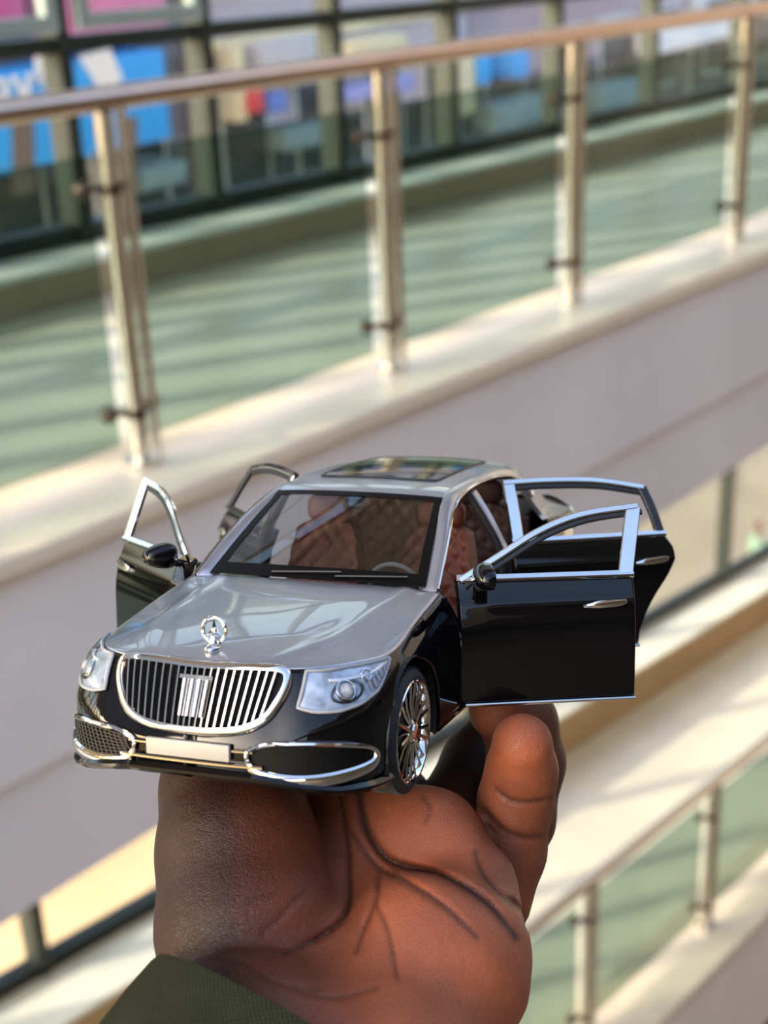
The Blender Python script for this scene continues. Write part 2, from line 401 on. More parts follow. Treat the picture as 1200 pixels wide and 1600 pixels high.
# its white kite shape, lettering and brown uprights
def onboard(pts, name, m, dy=.14):
    V = []; Y = 15.6 - .12
    c = [fx(a, b, Y) for a, b in pts]; n = len(c)
    V = [(x, Y - d, z) for d in (.03, .0) for x, z in c]
    F = [tuple(range(n)), tuple(range(2 * n - 1, n - 1, -1))] + [(i, i + n, (i + 1) % n + n, (i + 1) % n) for i in range(n)]
    o = obj(name, np.array(V) - np.array(bb.location), F, m, bb, smooth=False); return o
onboard([(122, 88), (170, 76), (190, 122), (162, 152)], 'kite_emblem', m_white)
tx = bpy.data.curves.new('sign_text', 'FONT'); tx.body = 'ay!'; tx.size = .8; tx.extrude = .02
tob = bpy.data.objects.new('sign_text', tx); COL.objects.link(tob)
me = bpy.data.meshes.new_from_object(tob); bpy.data.objects.remove(tob)
me.transform(Matrix.Rotation(math.pi / 2, 4, 'X'))
tx0, tz0 = fx(-12, 172, 15.45)
me.materials.clear(); me.materials.append(m_white)
to = bpy.data.objects.new('sign_text', me); COL.objects.link(to); to.parent = bb; to.location = Vector((tx0, 15.45, tz0)) - bb.location
m_brown = mat('sign_post_brown', '6d6258', .7)
for q, (a, b) in enumerate(((18, 50), (110, 122), (198, 212))):
    onboard([(a, 185), (b, 180), (b + 3, 300), (a + 3, 305)], 'sign_upright', m_brown)
board('sign_board', 'pink sign board above the blue billboard behind the window', 'sign', 92, -30, 250, 52, 15.7, m_pink)
board('sign_board', 'small magenta sign board at the top left corner behind the window', 'sign', -40, -30, 28, 45, 15.7, m_mag)
board('sign_board', 'pale blue shop panel below the billboard seen through the rail glass', 'sign', 205, 258, 285, 292, 15.6, m_pale)
board('shop_column', 'cream column left of the red banner behind the window', 'column', 358, 70, 376, 190, 15.9, m_btrim)
board('banner', 'small red banner hanging right under the handrail', 'banner', 383, 140, 404, 175, 15.8, m_red)
board('banner', 'small blue banner beside the red one under the handrail', 'banner', 412, 145, 440, 175, 15.8, m_blue2)
board('shop_fascia', 'pale grey shop fascia between two mullions above the handrail', 'sign', 400, 60, 505, 130, 15.9, mat('shop_grey', 'b9b9c4', .7))
board('awning', 'cream awning band behind the middle post above the rail', 'awning', 540, 60, 628, 82, 15.7, m_btrim)
board('banner', 'lavender blue banner strip beside the second post under the handrail', 'banner', 530, 128, 640, 150, 15.7, mat('banner_lavender', '8f97d6', .6))
board('shop_column', 'cream column between the second and third posts behind the window', 'column', 695, 75, 735, 180, 15.9, m_btrim)
board('shop_door', 'left bright blue shop door between the second and third posts', 'door', 743, 85, 760, 130, 15.8, m_blue)
board('shop_door', 'right bright blue shop door between the second and third posts', 'door', 798, 75, 818, 120, 15.8, m_blue)
board('shop_sign', 'pale blue shop sign low behind the tinted glass left of the second post', 'sign', 440, 195, 515, 228, 15.8, m_pale)
board('shop_sign', 'pale grey shop sign low behind the glass left of the third post', 'sign', 768, 156, 845, 195, 15.8, m_pale)
board('shop_sign', 'pale shop sign behind the glass right of the third post', 'sign', 935, 130, 995, 165, 15.8, m_pale)
board('shop_sign', 'white shop sign under the handrail at the far right of the window', 'sign', 1020, 30, 1140, 70, 15.7, m_white)

# a walker outside the lower window
def walker():
    g = MW @ np.array([1176 - 600, 958 - 800, FPX]); g = g * (CZ / -g[2]); base = np.array([g[0], g[1], 0.])
    skin = mat('walker_skin', '6b4636', .6); top = mat('mint_top', '86b59a', .8, var=.1); trs = mat('grey_trousers', '8a93a0', .8)
    J = {'pel': (0, 0, .95), 'chest': (0, 0, 1.32), 'neck': (0, 0, 1.48), 'head': (0, 0, 1.63), 'crown': (0, .0, 1.74),
         'shl': (-.17, 0, 1.42), 'ell': (-.27, .03, 1.15), 'wrl': (-.25, -.08, .92), 'hal': (-.25, -.1, .83),
         'shr': (.17, 0, 1.42), 'elr': (.27, .03, 1.15), 'wrr': (.26, -.06, .92), 'har': (.26, -.08, .83),
         'hil': (-.09, 0, .9), 'knl': (-.1, -.1, .5), 'anl': (-.1, .02, .08), 'tol': (-.1, -.14, .04),
         'hir': (.09, 0, .9), 'knr': (.1, .04, .5), 'anr': (.1, .2, .1), 'tor': (.1, .05, .04)}
    R_ = {'pel': .14, 'chest': .15, 'neck': .055, 'head': .085, 'crown': .07, 'shl': .065, 'ell': .045, 'wrl': .033, 'hal': .035, 'shr': .065, 'elr': .045, 'wrr': .033, 'har': .035,
          'hil': .1, 'knl': .06, 'anl': .04, 'tol': .035, 'hir': .1, 'knr': .06, 'anr': .04, 'tor': .035}
    E = [('pel', 'chest'), ('chest', 'neck'), ('neck', 'head'), ('head', 'crown'), ('chest', 'shl'), ('shl', 'ell'), ('ell', 'wrl'), ('wrl', 'hal'), ('chest', 'shr'), ('shr', 'elr'), ('elr', 'wrr'), ('wrr', 'har'),
         ('pel', 'hil'), ('hil', 'knl'), ('knl', 'anl'), ('anl', 'tol'), ('pel', 'hir'), ('hir', 'knr'), ('knr', 'anr'), ('anr', 'tor')]
    K = list(J); me = bpy.data.meshes.new('person'); me.from_pydata([J[k] for k in K], [(K.index(a), K.index(b)) for a, b in E], [])
    o = bpy.data.objects.new('person', me); COL.objects.link(o); o.location = base; o.rotation_euler.z = .6
    sk = o.modifiers.new('skin', 'SKIN')
    if not me.skin_vertices: me.skin_vertices.new()
    for i, k in enumerate(K):
        d = me.skin_vertices[0].data[i]; d.radius = (R_[k], R_[k]); d.use_root = (k == 'pel')
    s2 = o.modifiers.new('sub', 'SUBSURF'); s2.levels = 2; s2.render_levels = 2
    me.materials.append(skin)
    tag(o, 'person in a mint green top walking outside the lower window', 'person')
    rings = [(.82, .2, .15), (.95, .19, .15), (1.15, .18, .14), (1.3, .2, .15), (1.42, .2, .12), (1.49, .08, .08)]
    V = [(a * math.cos(t), b * math.sin(t), z) for z, a, b in rings for t in np.linspace(0, 2 * math.pi, 18)[:-1]]
    F = [(i * 17 + j, i * 17 + (j + 1) % 17, (i + 1) * 17 + (j + 1) % 17, (i + 1) * 17 + j) for i in range(5) for j in range(17)]
    mb = MB().add(V, F)
    for s in (-1, 1): mb.add(*sweepvf([(s * .17, 0, 1.43), (s * .27, .03, 1.15), (s * .26, -.06, .97)], circ(.075, 10), ref=(0, 1, 0)))
    mb.build('tunic', top, o)
    mb = MB()
    for s, kn, an in ((-1, (-.1, -.1, .5), (-.1, .02, .12)), (1, (.1, .04, .5), (.1, .2, .14))):
        mb.add(*sweepvf([(s * .09, 0, .92), kn, an], circ(.105, 12), ref=(0, 1, 0)))
    mb.build('trousers', trs, o)
walker()

# ------------------------------------------------------------------ toy car (modelled at full size in metres, then scaled down)
CS = 1 / 23.0
def rodr(r):
    t = np.linalg.norm(r); k = r / t; K = np.array([[0, -k[2], k[1]], [k[2], 0, -k[0]], [-k[1], k[0], 0]])
    return np.eye(3) + math.sin(t) * K + (1 - math.cos(t)) * K @ K
RC = np.array([[1, 0, 0], [0, 0, -1], [0, 1, 0.]]) @ rodr(np.array([.15943896, .02065626, -.3420956]))
TC = np.array([-.9927069, 1.63209651, 7.65575257])
car = tag(empty('toy_car'), 'die-cast toy sedan in black and silver with all doors open, resting on the hand', 'toy car')
Rw = MW @ RC; tw = MW @ (TC * CS) + np.array(CAM)
car.matrix_world = Matrix.Translation(Vector(tw)) @ Matrix(Rw.tolist()).to_4x4() @ Matrix.Scale(CS, 4)

m_black = mat('gloss_black_paint', '050507', .06, 0, var=.1, vscale=2, spec=.36)
def flake_silver():
    m = mat('silver_paint', 'a4a4ab', .34, .85, var=.03, vscale=2, coat=.7)
    n = m.node_tree.nodes; l = m.node_tree.links; b = n['Principled BSDF']
    tc = n.new('ShaderNodeTexCoord'); nz = n.new('ShaderNodeTexNoise'); nz.inputs['Scale'].default_value = 160; nz.inputs['Detail'].default_value = 1
    l.new(tc.outputs['Object'], nz.inputs['Vector'])
    bp = n.new('ShaderNodeBump'); bp.inputs['Strength'].default_value = .05; bp.inputs['Distance'].default_value = .01
    l.new(nz.outputs['Fac'], bp.inputs['Height']); l.new(bp.outputs['Normal'], b.inputs['Normal'])
    return m
m_silver = flake_silver()
m_chrome = mat('chrome', 'd4d0cc', .07, 1.0, var=.03, vscale=6)
m_trim = mat('black_trim', '101012', .45, var=.15, vscale=10)
m_border = mat('windshield_frit', '060607', .3, spec=.2)
m_pit = mat('intake_black', '040404', .6, spec=.15)
m_tyre = mat('tyre_rubber', '17171a', .7, var=.15, vscale=14, bump=.15, bscale=30)
m_leather = mat('brown_leather', '642818', .5, var=.12, vscale=6, bump=.1, bscale=90)
m_leather2 = mat('dark_brown_leather', '371610', .55, var=.12, vscale=6)
m_cglass = glass('car_glass', (.78, .79, .79), .01, 1.5, 2.6)
m_lens = glass('headlight_lens', (.93, .95, .97), .05, 1.5, 1.6)
m_refl = mat('headlight_reflector', 'b4b6bc', .35, .45, var=.4, vscale=11)
m_roofglass = mat('sunroof_glass', '0a1012', .05, 0, var=.1, coat=1.0)
m_plate = mat('blank_plate', '9a958e', .42, .0, var=.05, vscale=5)
m_tail = mat('tail_light_red', '8e1820', .12, 0, var=.15, coat=1.0)
m_grey = mat('grey_plastic', '8f9298', .5, var=.08)
m_mesh = mat('intake_mesh', '1a1a1c', .5, .4, var=.2, vscale=40)

OUT = cr([(0, 0), (.25, .006), (.45, .03), (.62, .085), (.76, .185), (.86, .335), (.915, .52), (.937, .72), (.942, .9), (.943, 1.3), (.947, 1.7), (.952, 2.4), (.956, 3.0), (.956, 3.6), (.95, 4.2), (.935, 4.7), (.90, 5.03), (.82, 5.25), (.65, 5.38), (.4, 5.435), (0, 5.455)], 900)
SL = np.r_[0, np.cumsum(np.linalg.norm(np.diff(OUT, axis=0), axis=1))]
_t = np.gradient(OUT, axis=0); _t /= np.linalg.norm(_t, axis=1)[:, None]
NIN = np.stack([-_t[:, 1], _t[:, 0]], 1)             # inward
def s_y(y): return float(np.interp(y, OUT[:, 1], SL))
def s_x(x): k = 330; return float(np.interp(abs(x), OUT[:k, 0], SL[:k]))
SEND = SL[-1]
KS = [s_x(0), s_x(.45), s_x(.6), s_x(.76), s_y(.34), s_y(.55), s_y(.72), s_y(1.2), s_y(1.7), s_y(1.9), s_y(3.0), s_y(4.1), s_y(4.5), s_y(5.0), s_y(5.25), SEND]
KZT = [.83, .83, .83, .828, .825, .815, .81, .885, .955, .985, 1.005, 1.01, .98, .955, .945, .94]
KA = [.17, .165, .17, .17, .17, .13, .10, .11, .13, .10, .09, .09, .05, .04, .04, .03]
KZR = [.46, .47, .53, .56, .57, .57, .57, .6, .62, .62, .6, .6, .6, .6, .6, .6]
KP = [1.1, 1.1, 1.15, 1.2, 1.3, 1.6, 1.9, 2.2, 2.2, 2.2, 2.2, 2.2, 2, 2, 2, 2]
def ki(K, s): return float(np.interp(s, KS, K))
def zt_(s): return ki(KZT, s)
def S(s, z, side=1, off=0.):
    """point on the lower body: s runs round the outline from the nose, z is height, off is proud of the skin"""
    zt = zt_(s); zr = ki(KZR, s); q = max(0., (z - zr) / (zt - zr)); o = ki(KA, s) * q ** ki(KP, s)
    if z < .30: o += .05 * ((.30 - z) / .12) ** 2
    if .40 < z < .60: o += 0.0
    o -= off
    x = np.interp(s, SL, OUT[:, 0]) + o * np.interp(s, SL, NIN[:, 0]); y = np.interp(s, SL, OUT[:, 1]) + o * np.interp(s, SL, NIN[:, 1])
    return (side * float(x), float(y), float(z))
def Nrm(s, z, side):
    a = np.array(S(s + .01, z, 1)) - np.array(S(max(s - .01, 0), z, 1)); b = np.array(S(s, z + .01, 1)) - np.array(S(s, z - .01, 1))
    n = np.cross(a, b); n /= np.linalg.norm(n)
    if n @ np.array([np.interp(s, SL, NIN[:, 0]), np.interp(s, SL, NIN[:, 1]), 0]) > 0: n = -n
    return np.array([side * n[0], n[1], n[2]])
def SN(s, z, side, off): return np.array(S(s, z, side)) + Nrm(s, z, side) * off
def front_s(x): return s_x(x), (1 if x >= 0 else -1)
def FP(x, z, off=0.):
    s, sd_ = front_s(x); return SN(s, z, sd_, off)

WHZ, ARCH = .345, .405
def zbot(s):
    y = float(np.interp(s, SL, OUT[:, 1])); b = float(np.interp(s, [0, s_x(.45), s_x(.8), s_y(.45), s_y(.6)], [.285, .265, .215, .20, .20]))
    for yc in (.875, 4.235):
        d = abs(y - yc)
        if d < ARCH: b = max(b, WHZ + math.sqrt(max(0., ARCH ** 2 - d * d)) - .0)
    return b
def stations(a, b, n):
    ss = list(np.linspace(a, b, n))
    for yc in (.875, 4.235):
        for t in np.linspace(-1, 1, 31):
            q = s_y(yc + ARCH * math.sin(t * math.pi / 2) * .9999)
            if a < q < b: ss.append(q)
        for e in (-1, 1):
            q = s_y(yc + e * ARCH * 1.0002)
            if a < q < b: ss.append(q)
    return sorted(ss)
def skirt(name, a, b, n, m, zlo=None, zhi=None, nv=18):
    mb = MB()
    ss = stations(a, b, n)
    for side in (1, -1):
        V = []
        for s in ss:
            z0 = zlo(s) if zlo else zbot(s); z1 = zhi(s) if zhi else zt_(s)
            for j in range(nv + 1): V.append(S(s, z0 + (z1 - z0) * j / nv, side))
            V.append(tuple(np.array(S(s, z0, side, -.045)))) if False else None
        V = [v for v in V if v is not None]; w = nv + 1
        F = [(i * w + j, i * w + j + 1, (i + 1) * w + j + 1, (i + 1) * w + j) for i in range(len(ss) - 1) for j in range(nv)]
        if side < 0: F = [f[::-1] for f in F]
        mb.add(V, F)
    o = mb.build(name, m, car, autosm=50)
    return o
fr = skirt('front_body', 0, s_y(1.70), 60, m_black)
so_ = fr.modifiers.new('sol', 'SOLIDIFY'); so_.thickness = .025; so_.offset = -1
rb_ = skirt('rear_body', s_y(4.17), SEND, 60, m_black)
so_ = rb_.modifiers.new('sol', 'SOLIDIFY'); so_.thickness = .025; so_.offset = -1

# wheel wells, chassis, sills
mb = MB()
mb.add(*boxvf(-.62, .62, .22, 5.25, .20, .27, .02)); mb.add(*boxvf(-.86, .86, 1.33, 3.78, .19, .27, .02)); mb.add(*boxvf(-.84, .84, 4.70, 5.2, .22, .3, .02))
mb.add(*boxvf(-.80, .80, 1.38, 1.66, .22, .80, .03))
for yc in (.875, 4.235):
    for sd_ in (1, -1):
        prof = [(sd_ * .60, .36), (sd_ * .60, ARCH + .012), (sd_ * .915, ARCH + .012)]
        V = []; N = 20
        for i in range(N + 1):
            a = math.radians(-18) + math.radians(216) * i / N
            for x, r in prof: V.append((x, yc + r * math.cos(a), WHZ + r * math.sin(a)))
        F = [(i * 3 + j, i * 3 + j + 1, (i + 1) * 3 + j + 1, (i + 1) * 3 + j) for i in range(N) for j in range(2)]
        mb.add(V, F)
        mb.add(*boxvf(min(sd_ * .58, sd_ * .62), max(sd_ * .58, sd_ * .62), yc - .42, yc + .42, .27, .78))
mb.build('chassis', m_trim, car, smooth=False)
for sd_ in (1, -1):
    mb = MB(); mb.add(*sweepvf([S(s_y(y), .25, sd_, -.05) for y in np.linspace(1.36, 3.84, 12)], rrect(.09, .11, .02), ref=(0, 0, 1)))
    o = mb.build('sill', m_black, car)
    mb = MB().add(*sweepvf([S(s_y(y), .235, sd_, .008) for y in np.linspace(1.62, 3.75, 12)], rrect(.02, .025, .006), ref=(0, 0, 1)))
    mb.build('sill_strip', m_chrome, o)

# hood ------------------------------------------------------------------
EH = cr([SN(s_x(.50), .832, 1, .004), SN(s_x(.64), .832, 1, .004), SN(s_x(.78), .828, 1, .004), SN(s_y(.42), .82, 1, .004), SN(s_y(.72), .81, 1, .004), SN(s_y(1.2), .885, 1, .004), SN(s_y(1.66), .95, 1, .004)], 61)
CH = cr([(0, .155, .848), (0, .30, .878), (0, .62, .922), (0, 1.1, .955), (0, 1.67, .972)], 61)
def hoodP(u, v):
    k = v * 60; i = int(min(k, 59)); t = k - i; e = EH[i] * (1 - t) + EH[i + 1] * t; c = CH[i] * (1 - t) + CH[i + 1] * t
    a = abs(u); sx = 1 if u >= 0 else -1
    x = e[0] * a; y = c[1] + (e[1] - c[1]) * (a ** 1.6 if v < .98 else a ** 1.6); z = c[2] + (e[2] - c[2]) * (a ** 2.6)
    rid = .012 * math.exp(-((a - (.62 + .12 * v)) / .06) ** 2) * min(1, v * 4)
    return (sx * x, y, z + rid)
hv, hf = gridvf(lambda u, v: hoodP(u * 2 - 1, v), 56, 48)
hood = obj('hood', hv, hf, m_silver, car)
so_ = hood.modifiers.new('sol', 'SOLIDIFY'); so_.thickness = .02; so_.offset = -1
# fender shoulder strip in dark chrome between hood edge and fender
# ornament
mb = MB(); oy, oz = .285, .882
mb.add(*ell((0, oy + .005, oz), (.045, .06, .028), 14, 8)); mb.add(*sweepvf(cr([(0, oy, oz), (0, oy + .012, oz + .03), (0, oy + .02, oz + .06)], 6), circ(.016, 8), ref=(0, 1, 0)))
mb.build('ornament_base', m_chrome, hood)
ring = [(math.cos(a) * .066, oy + .028, oz + .092 + math.sin(a) * .070) for a in np.linspace(0, 2 * math.pi, 33)[:-1]]
mb = MB().add(*sweepvf(ring, circ(.0115, 8), ref=(0, 1, 0), closed=True))
c0 = np.array((0, oy + .028, oz + .092))
for k in range(3):
    a = math.radians(90 + 120 * k); e = c0 + np.array((math.cos(a) * .063, 0, math.sin(a) * .067))
    q = [c0 + np.array((math.cos(a + math.pi / 2), 0, math.sin(a + math.pi / 2))) * .016, c0 - np.array((math.cos(a + math.pi / 2), 0, math.sin(a + math.pi / 2))) * .016]
    f_ = np.array((0, -.014, 0)); V = [q[0], q[1], e, c0 + f_, c0 - f_]
    mb.add(V, [(0, 3, 2), (3, 1, 2), (0, 2, 4), (4, 2, 1), (0, 4, 1, 3)])
mb.add(*ell(c0, (.022, .014, .022), 10, 6))
mb.build('hood_ornament', m_chrome, hood)

# grille ------------------------------------------------------------------
gout = cr([(0, .818), (.22, .826), (.43, .828), (.50, .81), (.51, .765), (.47, .68), (.40, .595), (.30, .545), (.17, .522), (0, .515), (-.17, .522), (-.30, .545), (-.40, .595), (-.47, .68), (-.51, .765), (-.50, .81), (-.43, .828), (-.22, .826)], 120, closed=True)
gpath = [FP(x, z, .012) for x, z in gout]; gref = np.array([Nrm(*(front_s(x)[0], z, front_s(x)[1])) for x, z in gout])
sec = [(-.026, -.03), (.026, -.03), (.028, .0), (.016, .022), (-.012, .022), (-.026, .006)]
grille = empty('grille', (0, 0, 0), car)
gf = obj('grille_frame', *sweepvf(gpath, sec, ref=gref, closed=True), m_chrome, grille, autosm=50)
gz = lambda x: (float(np.interp(abs(x), [0, .17, .30, .40, .47, .51], [.52, .526, .549, .60, .685, .775])), float(np.interp(abs(x), [0, .22, .43, .50, .51], [.82, .826, .826, .81, .775])))
V, F = gridvf(lambda u, v: FP((u * 2 - 1) * .50, gz((u * 2 - 1) * .50)[0] * (1 - v) + gz((u * 2 - 1) * .50)[1] * v, .006), 40, 12)
obj('grille_mesh', V, F, m_pit, grille)
slat_x = [-.115 - .0475 * i for i in range(8)] + [.115 + .0475 * i for i in range(8)] + [-.075, -.0375, 0, .0375, .075]
for x in slat_x:
    xb = x * .86
    z0 = gz(xb)[0] + .01; z1 = gz(x)[1] - .012
    pts = [FP(xb + (x - xb) * t, z0 + (z1 - z0) * t, .030) for t in np.linspace(0, 1, 8)]
    sw = sweepvf(pts, [(-.006, -.02), (.006, -.02), (.0065, .0), (.004, .008), (-.004, .008), (-.0065, .0)], ref=(0, -1, .15))
    obj('grille_slat', *sw, m_chrome, grille)
bw = MB()
for k in range(4):          # four rounded bars with a plinth below make the centre badge
    xc = -.066 + .044 * k
    V, F = shellvf(lambda u, v: FP((xc + (u - .5) * .040) * (.92 + .08 * v), .575 + .175 * v, .034 + .016 * math.sin(math.pi * u)), lambda u, v: FP((xc + (u - .5) * .040) * (.92 + .08 * v), .575 + .175 * v, .018), 8, 4); bw.add(V, F)
V, F = shellvf(lambda u, v: FP(-.095 + .19 * u, .748 + .018 * v, .050), lambda u, v: FP(-.095 + .19 * u, .748 + .018 * v, .02), 8, 2); bw.add(V, F)
bw.build('grille_badge', m_chrome, grille, autosm=50)

# plate, chrome lines, intakes, lip
V, F = boxvf(-.236, .236, -.034, -.008, .384, .472, .006)
plate = obj('licence_plate', V, F, m_plate, car, autosm=30)
fog = [(.32, .43), (.38, .468), (.50, .486), (.64, .486), (.76, .468), (.84, .43), (.872, .375), (.855, .325), (.74, .298), (.55, .292), (.42, .312), (.345, .352)]
def fs(x): return s_x(x) if x < .8 else float(np.interp(x, [.8, .9], [s_x(.8), s_x(.8) + .22]))
for sd_ in (1, -1):
    loop = cr(fog, 90, closed=True)
    path = [SN(fs(x), z, sd_, .012) for x, z in loop]; refs = np.array([Nrm(fs(x), z, sd_) for x, z in loop])
    V = []; m_ = 8; base = circ(.014, m_)
    # thicker chrome along the bottom
    P = np.array(path)
    for i in range(len(P)):
        t = P[(i + 1) % len(P)] - P[i - 1]; t /= np.linalg.norm(t); r = refs[i] - t * (refs[i] @ t); r /= np.linalg.norm(r); q = np.cross(t, r)
        k = 1.0 + 1.5 * max(0, min(1, (.40 - loop[i][1]) / .10))
        V += [tuple(P[i] + q * a * k + r * b * (1 + .3 * (k - 1))) for a, b in base]
    F = [(i * m_ + j, i * m_ + (j + 1) % m_, ((i + 1) % len(P)) * m_ + (j + 1) % m_, ((i + 1) % len(P)) * m_ + j) for i in range(len(P)) for j in range(m_)]
    ik = obj('intake_surround', V, F, m_chrome, car)
    def inner(u, v):
        x = .345 + (.855 - .345) * u
        zhi = np.interp(x, [f[0] for f in fog[:7]], [f[1] for f in fog[:7]]) - .008; zlo = np.interp(x, [f[0] for f in fog[6:]][::-1], [f[1] for f in fog[6:]][::-1]) + .008
        return SN(fs(x), zlo + (zhi - zlo) * v, sd_, .004)
    obj('intake_backing', *gridvf(inner, 24, 6), m_pit, ik)
    for k in range(0 if sd_ > 0 else 9):
        v = (k + .5) / 9
        obj('intake_slat', *sweepvf([np.array(inner(u, v)) + Nrm(fs(.345 + .51 * u), .36, sd_) * .006 for u in np.linspace(.04, .96, 16)], rect(.006, .008), ref=(0, -1, 0)), m_mesh, ik, smooth=False)
    if sd_ < 0:
        for k in range(16):
            u = (k + .5) / 16
            obj('intake_slat', *sweepvf([np.array(inner(min(1, max(0, u + (v - .5) * .12)), v)) + Nrm(fs(.345 + .51 * u), .36, sd_) * .006 for v in np.linspace(.04, .96, 5)], rect(.006, .008), ref=(0, -1, 0)), m_mesh, ik, smooth=False)
xs = np.linspace(-.40, .40, 30)
obj('bumper_chrome_strip', *sweepvf([FP(x, .362, .014) for x in xs], rrect(.020, .03, .006), ref=(0, -1, 0)), m_chrome, car)
for sd_ in (1, -1):
    obj('bumper_chrome_strip', *sweepvf([FP(sd_ * x, .438, .012) for x in np.linspace(.24, .35, 8)], rrect(.014, .02, .004), ref=(0, -1, 0)), m_chrome, car)
ls = [(-1, s) for s in np.linspace(s_y(.52), .02, 40)] + [(1, s) for s in np.linspace(0, s_y(.52), 40)]
def lipz(s): return float(np.interp(s, [0, s_x(.35), s_x(.5), s_x(.75), s_y(.45), s_y(.6)], [.312, .308, .285, .232, .205, .20]))
obj('front_lip', *sweepvf([SN(s, lipz(s), d, .012) for d, s in ls], rrect(.055, .075, .02), ref=np.array([Nrm(s, .35, d) for d, s in ls])), m_black, car)
obj('lip_chrome_strip', *sweepvf([FP(x, .292, .022) for x in np.linspace(-.41, .46, 30)], rrect(.016, .02, .004), ref=(0, -1, 0)), m_chrome, car)

# headlights
HS0, HS1 = s_x(.575), s_y(.67)
def hl(u):
    s = HS0 + (HS1 - HS0) * u
    zhi = zt_(s) - .014; zlo = float(np.interp(u, [0, .12, .3, .5, .7, .85, 1], [.655, .634, .630, .645, .682, .735, .79]))
    return s, zlo, zhi
for sd_ in (1, -1):
    def hp(u, v, off):
        s, zlo, zhi = hl(u); lean = .06 * v * max(0, 1 - u * 2.2)
        return SN(s + lean, zlo + (zhi - zlo) * v, sd_, off)
    bul = lambda u, v: .012 + .03 * (max(0, 4 * v * (1 - v)) ** .7) * (max(0, 4 * u * (1 - u)) ** .5)
    h = obj('headlight', *shellvf(lambda u, v: hp(u, v, .008 + .002 * math.sin(u * 26) * math.sin(v * 9)), lambda u, v: hp(u, v, -.01), 40, 12), m_refl, car)
    obj('lens', *gridvf(lambda u, v: hp(u, v, bul(u, v)), 40, 14), m_lens, h)
    rim = [(u, 0) for u in np.linspace(0, 1, 30)] + [(1, v) for v in np.linspace(.1, 1, 6)] + [(u, 1) for u in np.linspace(.98, 0, 30)] + [(0, v) for v in np.linspace(.9, .1, 6)]
    obj('headlight_rim', *sweepvf([hp(u, v, .012) for u, v in rim], circ(.010, 8), ref=np.array([Nrm(hl(u)[0], .7, sd_) for u, v in rim]), closed=True), m_grey, h)
    for (u, v, r) in ((.40, .42, .052), (.66, .62, .030)):
        c = hp(u, v, .012); n_ = Nrm(hl(u)[0], .68, sd_)
        ax = np.cross(n_, (0, 0, 1)); ax /= np.linalg.norm(ax); ay = np.cross(n_, ax)
        rp = [c + (ax * math.cos(a) + ay * math.sin(a)) * r for a in np.linspace(0, 2 * math.pi, 21)[:-1]]
        pr = obj('projector', *sweepvf(rp, circ(.010, 8), ref=n_, closed=True), m_chrome, h)
        obj('projector_lens', *ell(c, (r * .82, r * .6, r * .82), 14, 8), m_grey, pr)
    for k in range(6):
        u = .60 + .055 * k
        obj('reflector_rib', *sweepvf([hp(u + .03 * (v - .5), v, .014) for v in np.linspace(.12, .62, 6)], circ(.006, 6), ref=(0, -1, 0)), m_grey, h)
    obj('projector_bezel', *sweepvf([hp(u, v, .012) for u, v in cr([(.26, .30), (.33, .62), (.46, .66), (.56, .50), (.54, .24), (.40, .14)], 30, closed=True)], circ(.007, 6), ref=(0, -1, 0), closed=True), m_trim, h)
    dp = [hp(u, .80 - .25 * u, .016) for u in np.linspace(.25, .9, 20)]
    obj('daytime_light', *sweepvf(dp, circ(.008, 8), ref=(0, -1, 0)), m_white, h)

# greenhouse -------------------------------------------------------------
E_ = cr([(.715, 1.71, .965), (.655, 2.08, 1.175), (.578, 2.5, 1.388), (.560, 2.8, 1.425), (.555, 3.4, 1.435), (.555, 4.0, 1.412), (.560, 4.4, 1.352), (.60, 4.75, 1.18), (.64, 5.0, 1.045)], 120)
D_ = cr([(.80, 1.68, .962), (.742, 2.05, 1.165), (.668, 2.45, 1.335), (.640, 2.8, 1.388), (.635, 3.4, 1.395), (.640, 3.9, 1.352), (.655, 4.05, 1.315)], 90)
i25 = int(np.argmin(abs(E_[:, 1] - 2.5))); i44 = int(np.argmin(abs(E_[:, 1] - 4.4)))
def lerp(A, t): k = t * (len(A) - 1); i = int(min(k, len(A) - 2)); f_ = k - i; return A[i] * (1 - f_) + A[i + 1] * f_
Eside = E_[:int(np.argmin(abs(E_[:, 1] - 4.2))) + 1]
